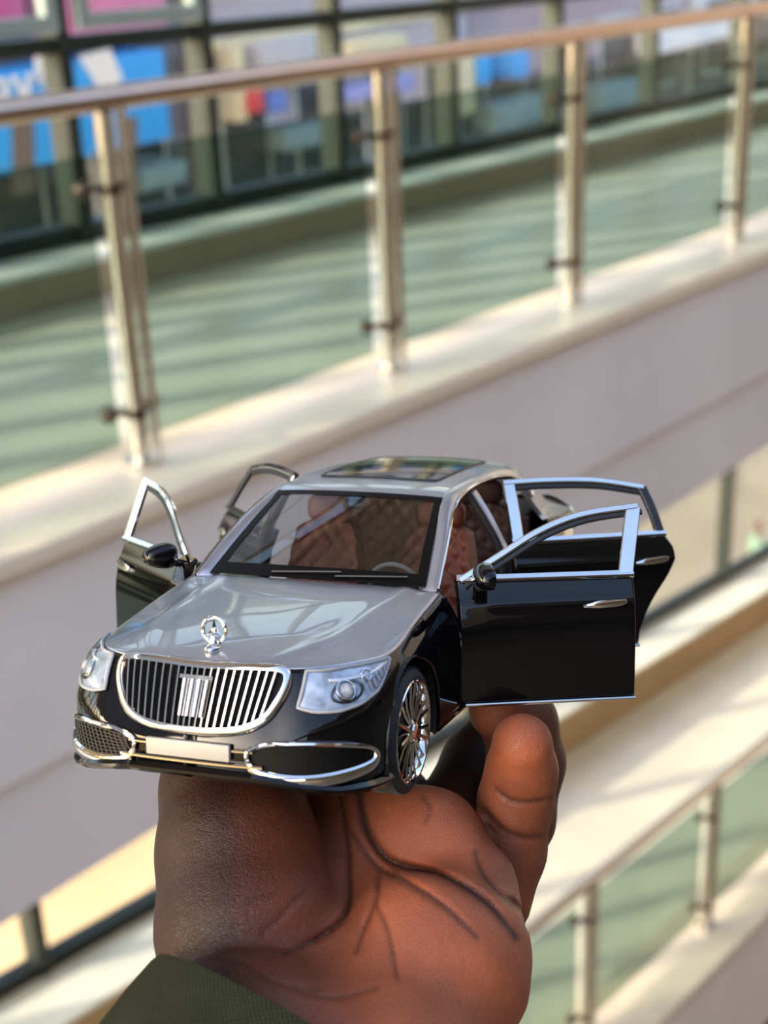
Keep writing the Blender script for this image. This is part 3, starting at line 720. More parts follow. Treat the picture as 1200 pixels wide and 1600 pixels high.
for sd_ in (1, -1):
    def strip(u, v):
        e = lerp(Eside, v); d = lerp(D_, v); p = e * (1 - u) + d * u
        out = np.array((.75, 0, .66)); p = p + out * .016 * math.sin(math.pi * min(1, u))
        return (sd_ * p[0], p[1], p[2])
    def strip_in(u, v):
        p = np.array(strip(u, v)); return (p[0] - sd_ * .045, p[1], p[2] - .03)
    V, F = shellvf(strip, strip_in, 8, 60)
    st = obj('roof_rail', V, F, m_silver, car, autosm=50)
    pth = [(sd_ * (lerp(D_, t)[0] + .004), lerp(D_, t)[1], lerp(D_, t)[2] + .002) for t in np.linspace(0, 1, 50)]
    obj('drip_moulding', *sweepvf(pth, circ(.010, 8), ref=(0, 0, 1)), m_chrome, st)
    # B pillar
    bp_ = [np.array((sd_ * .655, 2.86, 1.375)), np.array((sd_ * .76, 2.88, 1.2)), np.array((sd_ * .86, 2.90, 1.0)), np.array((sd_ * .885, 2.90, .6)), np.array((sd_ * .87, 2.90, .27))]
    B = obj('b_pillar', *sweepvf(cr(bp_, 16), rrect(.12, .05, .012), ref=(sd_, 0, .3)), m_trim, car)
    obj('b_pillar_cover', *sweepvf([p + np.array((sd_ * .028, 0, .008)) for p in cr(bp_[:3], 9)], rrect(.085, .014, .004), ref=(sd_, 0, .3)), m_silver, B)
    # C pillar
    Da = cr([(.655, 4.02, 1.325), (.755, 4.12, 1.17), (.855, 4.175, 1.03), (.90, 4.175, .99)], 24)
    Ea = E_[int(np.argmin(abs(E_[:, 1] - 4.2))):]
    low = [np.array(S(s_y(4.175 + (5.08 - 4.175) * t), zt_(s_y(4.175 + (5.08 - 4.175) * t)), 1)) for t in np.linspace(0, 1, 24)]
    Eb = np.array([lerp(Ea, t) for t in np.linspace(0, 1, 24)])
    def cpil(u, v):                 # u from door edge to rear glass edge, v from top to bottom
        a = np.array(lerp(Da, v)); b = np.array(lerp(Eb, v)) if v < 1 else Eb[-1]
        bot = np.array(lerp(np.array(low), u)); top = Da[0] * (1 - u) + Eb[0] * u
        lin_ = a * (1 - u) + np.array(lerp(np.vstack([Eb, low[-1:]]), v)) * u
        sd2 = top * (1 - v) + bot * v
        c00 = Da[0]; c10 = Eb[0]; c01 = Da[-1]; c11 = low[-1]
        bl_ = (c00 * (1 - u) + c10 * u) * (1 - v) + (c01 * (1 - u) + c11 * u) * v
        p = lin_ + sd2 - bl_
        return p
    def cp_(u, v, off=0.): p = cpil(u, v); n_ = np.array((.85, .15, .5)); return tuple((p + n_ * off) * np.array((sd_, 1, 1)))
    cpo = obj('rear_quarter', *shellvf(lambda u, v: cp_(u, v), lambda u, v: cp_(u, v, -.03), 24, 24), m_silver, car, autosm=50)
    qw = lambda u, v: (.10 + .36 * u * (1 - .35 * (1 - v)), .18 + .36 * v)
    V, F = gridvf(lambda u, v: cp_(*qw(u, v), .008), 12, 8)
    obj('quarter_window', V, F, m_roofglass, cpo)
    lp = [qw(u, 0) for u in np.linspace(0, 1, 12)] + [qw(1, v) for v in np.linspace(.1, 1, 8)] + [qw(u, 1) for u in np.linspace(.95, 0, 12)] + [qw(0, v) for v in np.linspace(.9, .1, 8)]
    obj('quarter_window_trim', *sweepvf([cp_(a, b, .010) for a, b in lp], circ(.011, 8), ref=(sd_, 0, .5), closed=True), m_chrome, cpo)
    # tail light wraps the corner
    ta, tb = s_y(4.98), s_y(5.36)
    tl = obj('tail_light', *shellvf(lambda u, v: SN(ta + (tb - ta) * u, .80 + (.155 - .04 * abs(1 - u)) * v, sd_, .02), lambda u, v: SN(ta + (tb - ta) * u, .80 + (.155 - .04 * abs(1 - u)) * v, sd_, -.01), 16, 6), m_tail, car)
    obj('tail_light_band', *sweepvf([SN(ta + (tb - ta) * u, .87, sd_, .024) for u in np.linspace(.08, .95, 14)], rrect(.02, .01, .003), ref=(sd_, .4, 0)), m_white, tl)

def ws(u, v, off=0.):
    a = u * 2 - 1
    b = np.array((.715 * a, 1.71 - .035 * (1 - a * a), .968 + .008 * (1 - a * a))); t = np.array((.578 * a, 2.5 - .05 * (1 - a * a), 1.388 + .022 * (1 - a * a)))
    p = b * (1 - v) + t * v + np.array((0, -.5, .85)) * (.022 * math.sin(math.pi * v) * (1 - .5 * a * a) + off)
    return tuple(p)
wsh = obj('windshield', *gridvf(ws, 30, 20), m_cglass, car)
mb = MB()
for (u0, u1, v0, v1) in ((0, 1, 0, .12), (0, 1, .94, 1), (0, .042, .12, .94), (.958, 1, .12, .94)):
    mb.add(*gridvf(lambda u, v: ws(u0 + (u1 - u0) * u, v0 + (v1 - v0) * v, .004), 24, 10))
mb.build('windshield_border', m_border, wsh)
for a, b in (((.30, .035), (.62, .075)), ((.60, .03), (.92, .07))):
    obj('wiper', *sweepvf([ws(a[0] + (b[0] - a[0]) * t, a[1] + (b[1] - a[1]) * t, .016) for t in np.linspace(0, 1, 10)], rrect(.014, .014, .004), ref=(0, -.5, .85)), m_trim, wsh)
def roofP(u, v, off=0.):
    e = lerp(E_[i25:i44 + 1], v); a = u * 2 - 1
    y = e[1] - (.05 * (1 - a * a)) * (1 - v) + .06 * (1 - a * a) * v
    return (e[0] * a, y, e[2] + .024 * (1 - a * a) + off)
roof = obj('roof', *shellvf(lambda u, v: roofP(u, v), lambda u, v: roofP(u, v, -.03), 30, 40), m_silver, car, autosm=50)
yy = lambda y: (y - 2.5) / 1.9
def srp(u, v, off):
    # rounded-corner rectangle on the roof
    a = u * 2 - 1; b = v * 2 - 1; ex = .86; 
    k = 1 - .04 * (abs(a) ** 6) * (abs(b) ** 6)
    return roofP(.5 + a * .385 * k, .19 + (b * k + 1) / 2 * .64, off)
sr = obj('sunroof', *shellvf(lambda u, v: srp(u, v, .008), lambda u, v: srp(u, v, -.004), 24, 24), m_roofglass, roof)
lp = [(u, 0) for u in np.linspace(0, 1, 20)] + [(1, v) for v in np.linspace(.05, 1, 20)] + [(u, 1) for u in np.linspace(.95, 0, 20)] + [(0, v) for v in np.linspace(.95, .05, 20)]
V, F = sweepvf([srp(u, v, .004) for u, v in lp], circ(.010, 6), ref=(0, 0, 1), closed=True); obj('sunroof_seal', V, F, m_trim, roof)
V = [(0, 4.28, 1.385), (0, 4.46, 1.352), (.018, 4.36, 1.375), (-.018, 4.36, 1.375), (0, 4.44, 1.445), (0, 4.36, 1.42)]
obj('antenna_fin', V, [(0, 2, 5), (0, 5, 3), (2, 1, 4), (2, 4, 5), (3, 4, 1), (3, 5, 4), (0, 3, 1, 2)], m_silver, roof, smooth=False)
def rw(u, v): 
    a = u * 2 - 1; e = lerp(E_[i44:], v); return (e[0] * a, e[1] + .05 * (1 - a * a), e[2] + .02 * (1 - a * a))
obj('rear_window', *gridvf(rw, 20, 12), m_cglass, car)
def trunk(u, v):
    a = u * 2 - 1
    y = 5.0 + .42 * v
    s = s_y(min(5.08 + .30 * v, 5.40)); e = np.array(S(s, zt_(s), 1)); ex = e[0] if v > 0 else e[0]
    z = 1.05 - .09 * v ** 1.6
    if abs(a) > .8: z += (e[2] - z) * ((abs(a) - .8) / .2) ** 1.5
    if v > .9: z -= .0
    return (ex * a, y + (e[1] - y) * abs(a) ** 2.2, z)
tk = obj('trunk_lid', *gridvf(trunk, 30, 14), m_silver, car)
V, F = gridvf(lambda u, v: (np.array(trunk(u, 1.0)) * (1 - v) + np.array((trunk(u, 1.0)[0], min(5.455, trunk(u, 1.0)[1] + .04), .84)) * v), 30, 4)
obj('trunk_face', V, F, m_silver, tk)

# wheels ------------------------------------------------------------------
def wheel(sd_, yc):
    w = empty('wheel', (sd_ * .92, yc, WHZ), car); 
    if sd_ < 0: w.rotation_euler = (0, 0, math.pi)
    R = .345
    prof = [(-.235, .20), (-.235, .285), (-.225, .325), (-.205, R - .006), (-.16, R), (-.158, R - .012), (-.15, R - .012), (-.148, R), (-.09, R), (-.088, R - .012), (-.08, R - .012), (-.078, R), (-.035, R - .004), (-.012, .327), (.0, .305), (-.004, .283), (-.02, .278)]
    ty = obj('tyre', *lathevf(prof, (0, 0, 0), 64), m_tyre, w)
    mb = MB()
    for k in range(72):
        a = 2 * math.pi * k / 72; c, s = math.cos(a), math.sin(a)
        tv, tf = boxvf(-.19, -.03, -.006, .006, R - .004, R + .006)
        mb.add([(x, y * c - z * s, y * s + z * c) for x, y, z in tv], tf)
    tr_ = mb.build('tread_block', m_tyre, ty, smooth=False); tr_['kind'] = 'stuff'
    rim = obj('rim', *lathevf([(-.20, .262), (-.06, .255), (-.025, .262), (-.006, .276), (.002, .283), (-.004, .289), (-.012, .285)], (0, 0, 0), 64), m_chrome, w)
    obj('brake_disc', *lathevf([(-.10, 0), (-.10, .20), (-.12, .20)], (0, 0, 0), 32), m_trim, rim, smooth=False)
    for k in range(10):
        for e in (-1, 1):
            a0 = 2 * math.pi * (k + .5) / 10 + e * .10; a1 = 2 * math.pi * (k + .5) / 10 + e * .13
            p0 = np.array((-.012, math.cos(a0) * .055, math.sin(a0) * .055)); p1 = np.array((-.022, math.cos((a0 + a1) / 2) * .17, math.sin((a0 + a1) / 2) * .17)); p2 = np.array((-.010, math.cos(a1) * .268, math.sin(a1) * .268))
            obj('spoke', *sweepvf([p0, (p0 + p2) / 2 + np.array((-.008, 0, 0)), p2], [(-.012, -.02), (.012, -.02), (.011, .004), (0, .011), (-.011, .004)], ref=(1, 0, 0)), m_chrome, rim)
    obj('hub_cap', *lathevf([(-.04, .075), (-.005, .07), (.006, .055), (.002, .045), (.012, .04), (.016, .02), (.017, 0)], (0, 0, 0), 24), m_chrome, rim)
    return w
for yc in (.875, 4.235):
    for sd_ in (1, -1): wheel(sd_, yc)

# doors -------------------------------------------------------------------
def door(sd_, kind, ang):
    if kind == 'f':
        y0 = lambda z: 1.715; y1 = lambda z: 2.80
        zb, zt0 = .265, 1.0
    else:
        y0 = lambda z: 2.985
        y1 = lambda z: float(np.interp(z, [.26, .36, .5, .62, .74, .84, .92, 1.0, 1.02], [3.90, 3.91, 3.96, 4.03, 4.12, 4.18, 4.18, 4.13, 4.11]))
        zb, zt0 = .265, 1.01
    hy = y0(.6); hx = S(s_y(hy), .6, 1)[0] - .02
    org = np.array((sd_ * hx, hy, 0.))
    def outer(u, v):
        z = zb + (zt0 - zb) * v; y = y0(z) + (y1(z) - y0(z)) * u
        s = s_y(y); zz = min(z, zt_(s)); p = S(s, zz, sd_)
        crease = .010 * math.exp(-((z - .86) / .02) ** 2); edge = .0
        return np.array((p[0] + sd_ * crease, p[1], z))
    def innr(u, v): p = outer(u, v); return p - np.array((sd_ * .075, 0, 0))
    V, F = shellvf(outer, innr, 30, 28)
    d = obj('door', V, F, m_black, car, origin=org, autosm=45)
    bv = d.modifiers.new('bev', 'BEVEL'); bv.width = .012; bv.segments = 2; bv.limit_method = 'ANGLE'; bv.angle_limit = math.radians(60)
    d.rotation_euler = (0, 0, -sd_ * math.radians(ang))
    def sub(nm, vf, m, par=d, **k): return obj(nm, [tuple(np.array(p) - org) for p in vf[0]], vf[1], m, par, **k)
    outn = (sd_ * .85, 0, .5)
    ipan = shellvf(lambda u, v: outer(.06 + .86 * u, .10 + .82 * v) - np.array((sd_ * .076, 0, 0)), lambda u, v: outer(.06 + .86 * u, .10 + .82 * v) - np.array((sd_ * .092, 0, 0)), 12, 10)
    sub('inner_trim', ipan, m_leather2)
    belt = [outer(u, 1) + np.array((sd_ * .006, 0, .012)) for u in np.linspace(0, 1, 20)]
    sub('belt_moulding', sweepvf(belt, rrect(.05, .032, .008), ref=(sd_ * .6, 0, .8)), m_chrome)
    bot = [outer(u, 0) + np.array((sd_ * .004, 0, -.006)) for u in np.linspace(.03, 1, 20)]
    sub('sill_moulding', sweepvf(bot, rrect(.02, .035, .006), ref=(sd_, 0, 0)), m_chrome)
    if kind == 'f':
        top = cr([(sd_ * .838, 1.735, 1.0), (sd_ * .80, 1.95, 1.115), (sd_ * .735, 2.25, 1.27), (sd_ * .69, 2.52, 1.352), (sd_ * .668, 2.88, 1.392)], 30)
        sub('window_frame', sweepvf(top, rrect(.042, .04, .008), ref=outn), m_chrome)
        sub('window_gasket', sweepvf(top + np.array((sd_ * .006, .028, -.034)), rrect(.034, .03, .006), ref=outn), m_trim)
        post = [np.array((sd_ * .672, 2.855, 1.388)), np.array((sd_ * .775, 2.80, 1.19)), np.array((sd_ * .868, 2.752, 1.01))]
        sub('window_post', sweepvf(cr(post, 10), rrect(.092, .03, .006), ref=outn), m_chrome)
        # mirror
        mc = np.array((sd_ * 1.0, 1.86, 1.045))
        mv, mf = ell((0, 0, 0), (.115, .075, .075), 24, 16, .75)
        mv2 = []
        for x, y, z in mv:
            yy_ = y if y < 0 else min(y, .035)
            tap = 1 - .28 * (sd_ * x + .115) / .23
            mv2.append(np.array((x, yy_ + .03 * (sd_ * x) , z * (1.28 - .5 * (sd_ * x + .115) / .23))) + mc)
        mr = sub('mirror', (mv2, mf), m_black)
        sub('mirror_glass', ([mc + np.array((sd_ * a * .09, .037 + .03 * a * .09, b * .055)) for a, b in ((-1, -1), (1, -.8), (1, .8), (-1, 1))] + [mc + np.array((sd_ * a * .09, .030, b * .055)) for a, b in ((-1, -1), (1, -.8), (1, .8), (-1, 1))],
             [(0, 1, 2, 3), (7, 6, 5, 4), (0, 4, 5, 1), (1, 5, 6, 2), (2, 6, 7, 3), (3, 7, 4, 0)]), m_chrome, mr, smooth=False)
        sub('mirror_stalk', sweepvf(cr([(sd_ * .86, 1.85, .985), (sd_ * .90, 1.85, .995), (sd_ * .95, 1.86, 1.02)], 8), circ(.026, 10), ref=(0, 1, 0)), m_black, mr)
        hb, he = .70, .94
    else:
        top = cr([(sd_ * .668, 2.99, 1.395), (sd_ * .662, 3.3, 1.400), (sd_ * .665, 3.68, 1.382), (sd_ * .685, 4.03, 1.322)], 24)
        sub('window_frame', sweepvf(top, rrect(.042, .04, .008), ref=outn), m_chrome)
        sub('window_gasket', sweepvf(top + np.array((sd_ * .012, 0, -.038)), rrect(.034, .03, .006), ref=outn), m_trim)
        post = [np.array((sd_ * .672, 3.03, 1.39)), np.array((sd_ * .775, 3.03, 1.2)), np.array((sd_ * .868, 3.03, 1.015))]
        sub('window_post', sweepvf(cr(post, 10), rrect(.085, .03, .006), ref=outn), m_chrome)
        post = [np.array((sd_ * .688, 4.02, 1.322)), np.array((sd_ * .77, 4.06, 1.18)), np.array((sd_ * .862, 4.085, 1.02))]
        sub('rear_window_post', sweepvf(cr(post, 10), rrect(.065, .035, .006), ref=outn), m_trim)
        hb, he = .74, .94
    hz = .845
    hp_ = []
    for t in np.linspace(hb, he, 14):
        v = (hz - zb) / (zt0 - zb); k = (t - hb) / (he - hb)
        hp_.append(outer(t, v) + np.array((sd_ * (.012 + .018 * math.sin(math.pi * min(1, k * 1.0)) ** .5), 0, .012 * k)))
    hs = sweepvf(hp_, [(-.024, -.008), (.024, -.008), (.022, .008), (0, .014), (-.022, .008)], ref=(sd_, 0, .1))
    for i in range(14):
        k = i / 13; w_ = min(.30 + 2.2 * k, 1.0) * (1 - .45 * max(0, (k - .75) / .25) ** 2)
        for j in range(5): hs[0][i * 5 + j] = tuple(np.array(hp_[i]) + (np.array(hs[0][i * 5 + j]) - np.array(hp_[i])) * np.array((1, 1, w_)) + np.array((0, 0, .012 * (1 - w_) if k > .5 else -.010 * (1 - w_))))
    sub('door_handle', hs, m_chrome)
    return d
door(1, 'f', 62); door(1, 'r', 55); door(-1, 'f', 51); door(-1, 'r', 41)

# interior ----------------------------------------------------------------
def quilt(a, b, k): return .028 * (abs(math.sin(math.pi * (a + b) * k)) * abs(math.sin(math.pi * (a - b) * k))) ** .5
def seat(x, y, w, name, head=True, lm=None):
    lm = lm or m_leather
    s = empty(name, (x, y, .30), car)
    def back(u, v):
        a = u * 2 - 1; wd = w * (1 - .22 * v ** 3); z = .16 + .66 * v; yb = .30 + .16 * v
        return (a * wd, yb - .03 - .045 * (1 - abs(a) ** 3) * 0 - .05 * (abs(a) ** 3) - quilt(u * 1.0, v * 1.15, 4), z - .05 * abs(a) ** 4 * v)
    obj('backrest', *shellvf(back, lambda u, v: (back(u, v)[0], .30 + .16 * v + .09 * (1 - .4 * v), back(u, v)[2]), 40, 40), lm, s, autosm=70)
    def cush(u, v):
        a = u * 2 - 1; return (a * w, -.28 + .60 * v, .13 + .05 * abs(a) ** 3 + quilt(u, v, 4) - .03 * (1 - v) ** 4)
    obj('seat', *shellvf(cush, lambda u, v: (cush(u, v)[0], cush(u, v)[1], .0), 30, 30), lm, s, autosm=70)
    if head:
        hv_, hf_ = ell((0, .46, .90), (w * .62, .06, .10), 20, 12, .6)
        obj('headrest', hv_, hf_, lm, s)
        mb = MB()
        for e in (-1, 1): mb.add(*sweepvf([(e * .06, .47, .76), (e * .06, .47, .86)], circ(.01, 8), ref=(0, 1, 0)))
        mb.build('headrest_stem', m_chrome, s)
    return s
seat(.41, 2.55, .27, 'front_seat'); seat(-.41, 2.55, .27, 'front_seat'); 
seat(.36, 3.62, .31, 'rear_seat', lm=m_leather2); seat(-.36, 3.62, .31, 'rear_seat', lm=m_leather2)
obj('cabin_floor', *boxvf(-.84, .84, 1.66, 4.2, .26, .30), m_leather2, car, smooth=False)
obj('rear_bulkhead', *boxvf(-.74, .74, 4.12, 4.2, .3, 1.02, .02), m_leather2, car, smooth=False)
obj('parcel_shelf', *boxvf(-.70, .70, 4.15, 5.0, .98, 1.02, .01), m_leather2, car, smooth=False)
def dash(u, v):
    a = u * 2 - 1; th = v * math.pi * .62
    return (a * .76, 1.70 + .02 * abs(a) + .30 * math.sin(th) ** 1, .93 - .18 * (1 - math.cos(th)) ** 1.0 - .02 * a * a)
db = obj('dashboard', *shellvf(dash, lambda u, v: (dash(u, v)[0], 1.68, dash(u, v)[2] - .02), 24, 16), m_trim, car)
obj('centre_console', *boxvf(-.10, .10, 1.95, 2.75, .3, .58, .03), m_leather2, car)
rg = [(.38 + .17 * math.cos(a), 2.13 - .17 * math.sin(a) * .35, .86 + .17 * math.sin(a) * .94) for a in np.linspace(0, 2 * math.pi, 33)[:-1]]
sw_ = obj('steering_wheel', *sweepvf(rg, circ(.015, 8), ref=(0, 1, .35), closed=True), m_grey, car)
mb = MB(); mb.add(*ell((.38, 2.12, .86), (.055, .03, .05), 12, 8))
for a in (0, math.pi, -math.pi / 2): mb.add(*sweepvf([(.38, 2.125, .86), (.38 + .165 * math.cos(a), 2.13 - .058 * math.sin(a), .86 + .155 * math.sin(a))], circ(.012, 6), ref=(0, 1, 0)))
mb.add(*sweepvf([(.38, 2.12, .86), (.38, 1.9, .80)], circ(.03, 8)))
mb.build('steering_hub', m_trim, sw_)
obj('rear_view_mirror', *ell((0, 2.42, 1.325), (.10, .018, .03), 14, 8), m_trim, car)

# ------------------------------------------------------------------ hand (signed distance blend of tapered limbs, then surface nets)
def cpt(px, py, d, rpx): return np.array([*campt(px, py, d), rpx * d / FPX])
C0 = campt(505, 1674, .326); k_ = .326 / FPX
A0 = np.array((-270, -172, 0)) * k_; bdir = np.array((0, -.50, -.85)); bdir -= A0 * (bdir @ A0) / (A0 @ A0); bdir /= np.linalg.norm(bdir)
B0 = bdir * np.linalg.norm(A0) * .78
axis = np.cross(A0, B0); axis /= np.linalg.norm(axis); axis *= np.sign(axis[1]); C1 = C0 + axis * .16
def wrist(k, t, r): return tuple(C0 + A0 * k + axis * t) + (r,)
PALM = [  # chains of (px, py, depth, radius in px)
    [wrist(.32, .042, .026), wrist(.30, .01, .026), (425, 1590, .350, 156), (385, 1450, .352, 138), (372, 1330, .362, 124), (362, 1235, .374, 108), (352, 1180, .395, 88)],     # thenar side and thumb root
    [wrist(-.30, .042, .026), wrist(-.30, .0, .027), (600, 1600, .346, 165), (655, 1500, .350, 135)],          # heel
    [(640, 1600, .345, 145), (700, 1520, .350, 125), (716, 1482, .354, 112)],
    [(640, 1460, .362, 92), (690, 1470, .358, 95)],          # hypothenar
    [(540, 1520, .366, 140), (548, 1370, .386, 118), (520, 1260, .400, 98)],          # hollow
    [(610, 1300, .386, 80), (670, 1320, .380, 84), (735, 1390, .370, 70), (765, 1440, .366, 54)],             # ridge of knuckle pads
]
FING = [
    [(352, 1180, .395, 86), (350, 1150, .425, 62), (375, 1120, .455, 56)],                                         # thumb, under the car
    [(765, 1420, .392, 62), (795, 1330, .392, 56), (806, 1250, .388, 57), (815, 1205, .384, 54), (816, 1163, .377, 48)],   # little finger
    [(740, 1400, .402, 60), (805, 1280, .416, 60), (822, 1190, .420, 59), (812, 1130, .418, 57), (782, 1108, .412, 50)],   # ring finger
    [(680, 1370, .402, 62), (702, 1275, .425, 58), (746, 1195, .440, 55), (795, 1130, .450, 52), (800, 1085, .450, 46)],   # middle finger
    [(610, 1340, .402, 60), (620, 1250, .435, 52), (570, 1190, .450, 48), (530, 1165, .450, 44), (495, 1170, .445, 40)],   # index finger
]
def chain(c): return [np.array(q) if abs(q[0]) < 1 else cpt(*q) for q in c]
PALM = [chain(c) for c in PALM]; FING = [chain(c) for c in FING]
allp = np.array([q for c in PALM + FING for q in c])
lo_ = (allp[:, :3] - allp[:, 3:] - .004).min(0); hi_ = (allp[:, :3] + allp[:, 3:] + .004).max(0)
VX = .00060
n3 = np.ceil((hi_ - lo_) / VX).astype(int) + 1
ax_ = [lo_[k] + VX * np.arange(n3[k]) for k in range(3)]
GX, GY, GZ = np.meshgrid(*[a.astype(np.float32) for a in ax_], indexing='ij')
def cone(a, b):
    a = a.astype(np.float32); b = b.astype(np.float32); d = b[:3] - a[:3]; L = float(d @ d) + 1e-12
    t = np.clip(((GX - a[0]) * d[0] + (GY - a[1]) * d[1] + (GZ - a[2]) * d[2]) / L, 0, 1)
    return np.sqrt((GX - a[0] - d[0] * t) ** 2 + (GY - a[1] - d[1] * t) ** 2 + (GZ - a[2] - d[2] * t) ** 2) - (a[3] + (b[3] - a[3]) * t)
def smin(a, b, k):
    h = np.maximum(k - np.abs(a - b), 0) / k; return np.minimum(a, b) - h * h * k * .25
def chain_sdf(c, k=.0): 
    r = None
    for a, b in zip(c, c[1:]):
        q = cone(a, b); r = q if r is None else (smin(r, q, k) if k else np.minimum(r, q))
    return r
pal = None
for c in PALM:
    q = chain_sdf(c, .004); pal = q if pal is None else smin(pal, q, .0065)
H = None
for i, c in enumerate(FING):
    q = smin(pal, chain_sdf(c, .003), .0025 if i == 1 else .005); H = q if H is None else np.minimum(H, q)
del pal, q
# press: nothing of the hand above the underside of the car
Rinv = RC.T
def carc(): 
    px_ = GX / CS - TC[0]; py_ = GY / CS - TC[1]; pz_ = GZ / CS - TC[2]
    return [Rinv[k, 0] * px_ + Rinv[k, 1] * py_ + Rinv[k, 2] * pz_ for k in range(3)]
cx_, cy_, cz_ = carc()
def sbox(x0, x1, y0, y1, z0, z1):
    q = [np.abs(cx_ - (x0 + x1) / 2) - (x1 - x0) / 2, np.abs(cy_ - (y0 + y1) / 2) - (y1 - y0) / 2, np.abs(cz_ - (z0 + z1) / 2) - (z1 - z0) / 2]
    return np.maximum(np.maximum(q[0], q[1]), q[2]) * CS
H = np.maximum(H, -sbox(-.93, .93, -.06, 5.5, .175, 2))
for s_ in (-1, 1):
    wc = np.maximum(np.sqrt((cy_ - .875) ** 2 + (cz_ - WHZ) ** 2) - .36, np.abs(cx_ - s_ * .805) - .135) * CS
    H = np.maximum(H, -wc)
del cx_, cy_, cz_, wc
# creases of the palm and finger joints, drawn as grooves on the side that faces up
PXg = GX / GZ * FPX + 600; PYg = GY / GZ * FPX + 800
GRV = []
def groove(pts, amp, w, zmax=.46, zmin=.0):
    global H
    GRV.append((pts, amp, w)); w = w * .85; amp = amp * .6
    P = cr([(a, b, 0) for a, b in pts], 28)[:, :2]
    x0, y0 = P.min(0) - 3.2 * w; x1, y1 = P.max(0) + 3.2 * w
    ix = np.nonzero((PXg > x0) & (PXg < x1) & (PYg > y0) & (PYg < y1) & (np.abs(H) < .006) & (GZ < zmax) & (GZ > zmin))
    if len(ix[0]) == 0: return
    qx = PXg[ix]; qy = PYg[ix]; d = np.full(qx.shape, 1e9, np.float32); tt = np.zeros_like(d)
    for k in range(len(P) - 1):
        a = P[k]; v = P[k + 1] - a; L = v @ v + 1e-9; t = np.clip(((qx - a[0]) * v[0] + (qy - a[1]) * v[1]) / L, 0, 1)
        e = np.hypot(qx - a[0] - v[0] * t, qy - a[1] - v[1] * t); m_ = e < d; d[m_] = e[m_]; tt[m_] = (k + t[m_]) / (len(P) - 1)
    fade = np.clip(np.minimum(tt, 1 - tt) * 6, .15, 1)
    H[ix] += amp * fade * np.exp(-(d / w) ** 2)
groove([(560, 1235), (575, 1300), (610, 1345), (690, 1368), (760, 1410), (806, 1465)], .0030, 9)
groove([(548, 1300), (592, 1355), (640, 1380), (700, 1420), (745, 1465)], .0016, 6)
groove([(530, 1235), (541, 1300), (545, 1360), (543, 1425), (505, 1462), (445, 1490)], .0020, 6)
groove([(594, 1355), (588, 1405), (570, 1450), (556, 1490)], .0013, 5)
groove([(586, 1412), (605, 1450), (616, 1500), (620, 1530)], .0013, 5)
groove([(400, 1465), (430, 1440), (455, 1412), (475, 1392)], .0008, 5)
groove([(380, 1412), (410, 1400), (440, 1392)], .0006, 5)
groove([(310, 1495), (370, 1500), (430, 1535), (500, 1548)], .0007, 5)
groove([(450, 1545), (520, 1560), (590, 1545)], .0006, 5)
groove([(775, 1232), (800, 1250), (830, 1252), (862, 1246)], .0014, 5)
groove([(755, 1262), (785, 1295), (820, 1308), (845, 1306)], .0016, 6)
groove([(760, 1285), (775, 1300), (800, 1312)], .0008, 5)
groove([(742, 1330), (756, 1368), (782, 1398), (812, 1422)], .0016, 6)
groove([(795, 1400), (815, 1425), (824, 1455)], .0010, 5)
groove([(660, 1245), (672, 1262), (664, 1285)], .0006, 5)
del PXg, PYg

def surface_nets(F):
    ins = F < 0
    c = ins[:-1, :-1, :-1].astype(np.int8)
    cnt = np.zeros(tuple(s - 1 for s in F.shape), np.int8)
    for dx in (0, 1):
        for dy in (0, 1):
            for dz in (0, 1): cnt += ins[dx:F.shape[0] - 1 + dx, dy:F.shape[1] - 1 + dy, dz:F.shape[2] - 1 + dz]
    act = (cnt > 0) & (cnt < 8); I = np.argwhere(act); idx = -np.ones(act.shape, np.int64); idx[act] = np.arange(len(I))
    cor = [(a, b, d) for a in (0, 1) for b in (0, 1) for d in (0, 1)]
    val = np.stack([F[I[:, 0] + a, I[:, 1] + b, I[:, 2] + d] for a, b, d in cor], 1)
    acc = np.zeros((len(I), 3)); wt = np.zeros(len(I))
    for i, p in enumerate(cor):
        for j, q in enumerate(cor):
            if j > i and sum(abs(a - b) for a, b in zip(p, q)) == 1:
                m = (val[:, i] < 0) != (val[:, j] < 0); t = val[m, i] / (val[m, i] - val[m, j])
                acc[m] += np.array(p) + t[:, None] * (np.array(q) - np.array(p)); wt[m] += 1
    V = I + acc / wt[:, None]
    Q = []
    for ax in range(3):
        o = [0, 0, 0]; o[ax] = 1
        a = ins[:F.shape[0] - o[0], :F.shape[1] - o[1], :F.shape[2] - o[2]]; b = ins[o[0]:, o[1]:, o[2]:]
        E = np.argwhere(a != b); u, w = [(1, 2), (2, 0), (0, 1)][ax]
        ok = (E[:, u] > 0) & (E[:, w] > 0) & (E[:, u] < F.shape[u] - 1) & (E[:, w] < F.shape[w] - 1); E = E[ok]
        flip = ~a[E[:, 0], E[:, 1], E[:, 2]]
        def g(du, dw):
            k = E.copy(); k[:, u] -= du; k[:, w] -= dw; return idx[k[:, 0], k[:, 1], k[:, 2]]
        q = np.stack([g(1, 1), g(0, 1), g(0, 0), g(1, 0)], 1); q[flip] = q[flip][:, ::-1]; Q.append(q)
    return V, np.vstack(Q)
hv_, hq_ = surface_nets(H)
hv_ = hv_ * VX + lo_
ed = np.vstack([hq_[:, [0, 1]], hq_[:, [1, 2]], hq_[:, [2, 3]], hq_[:, [3, 0]]])
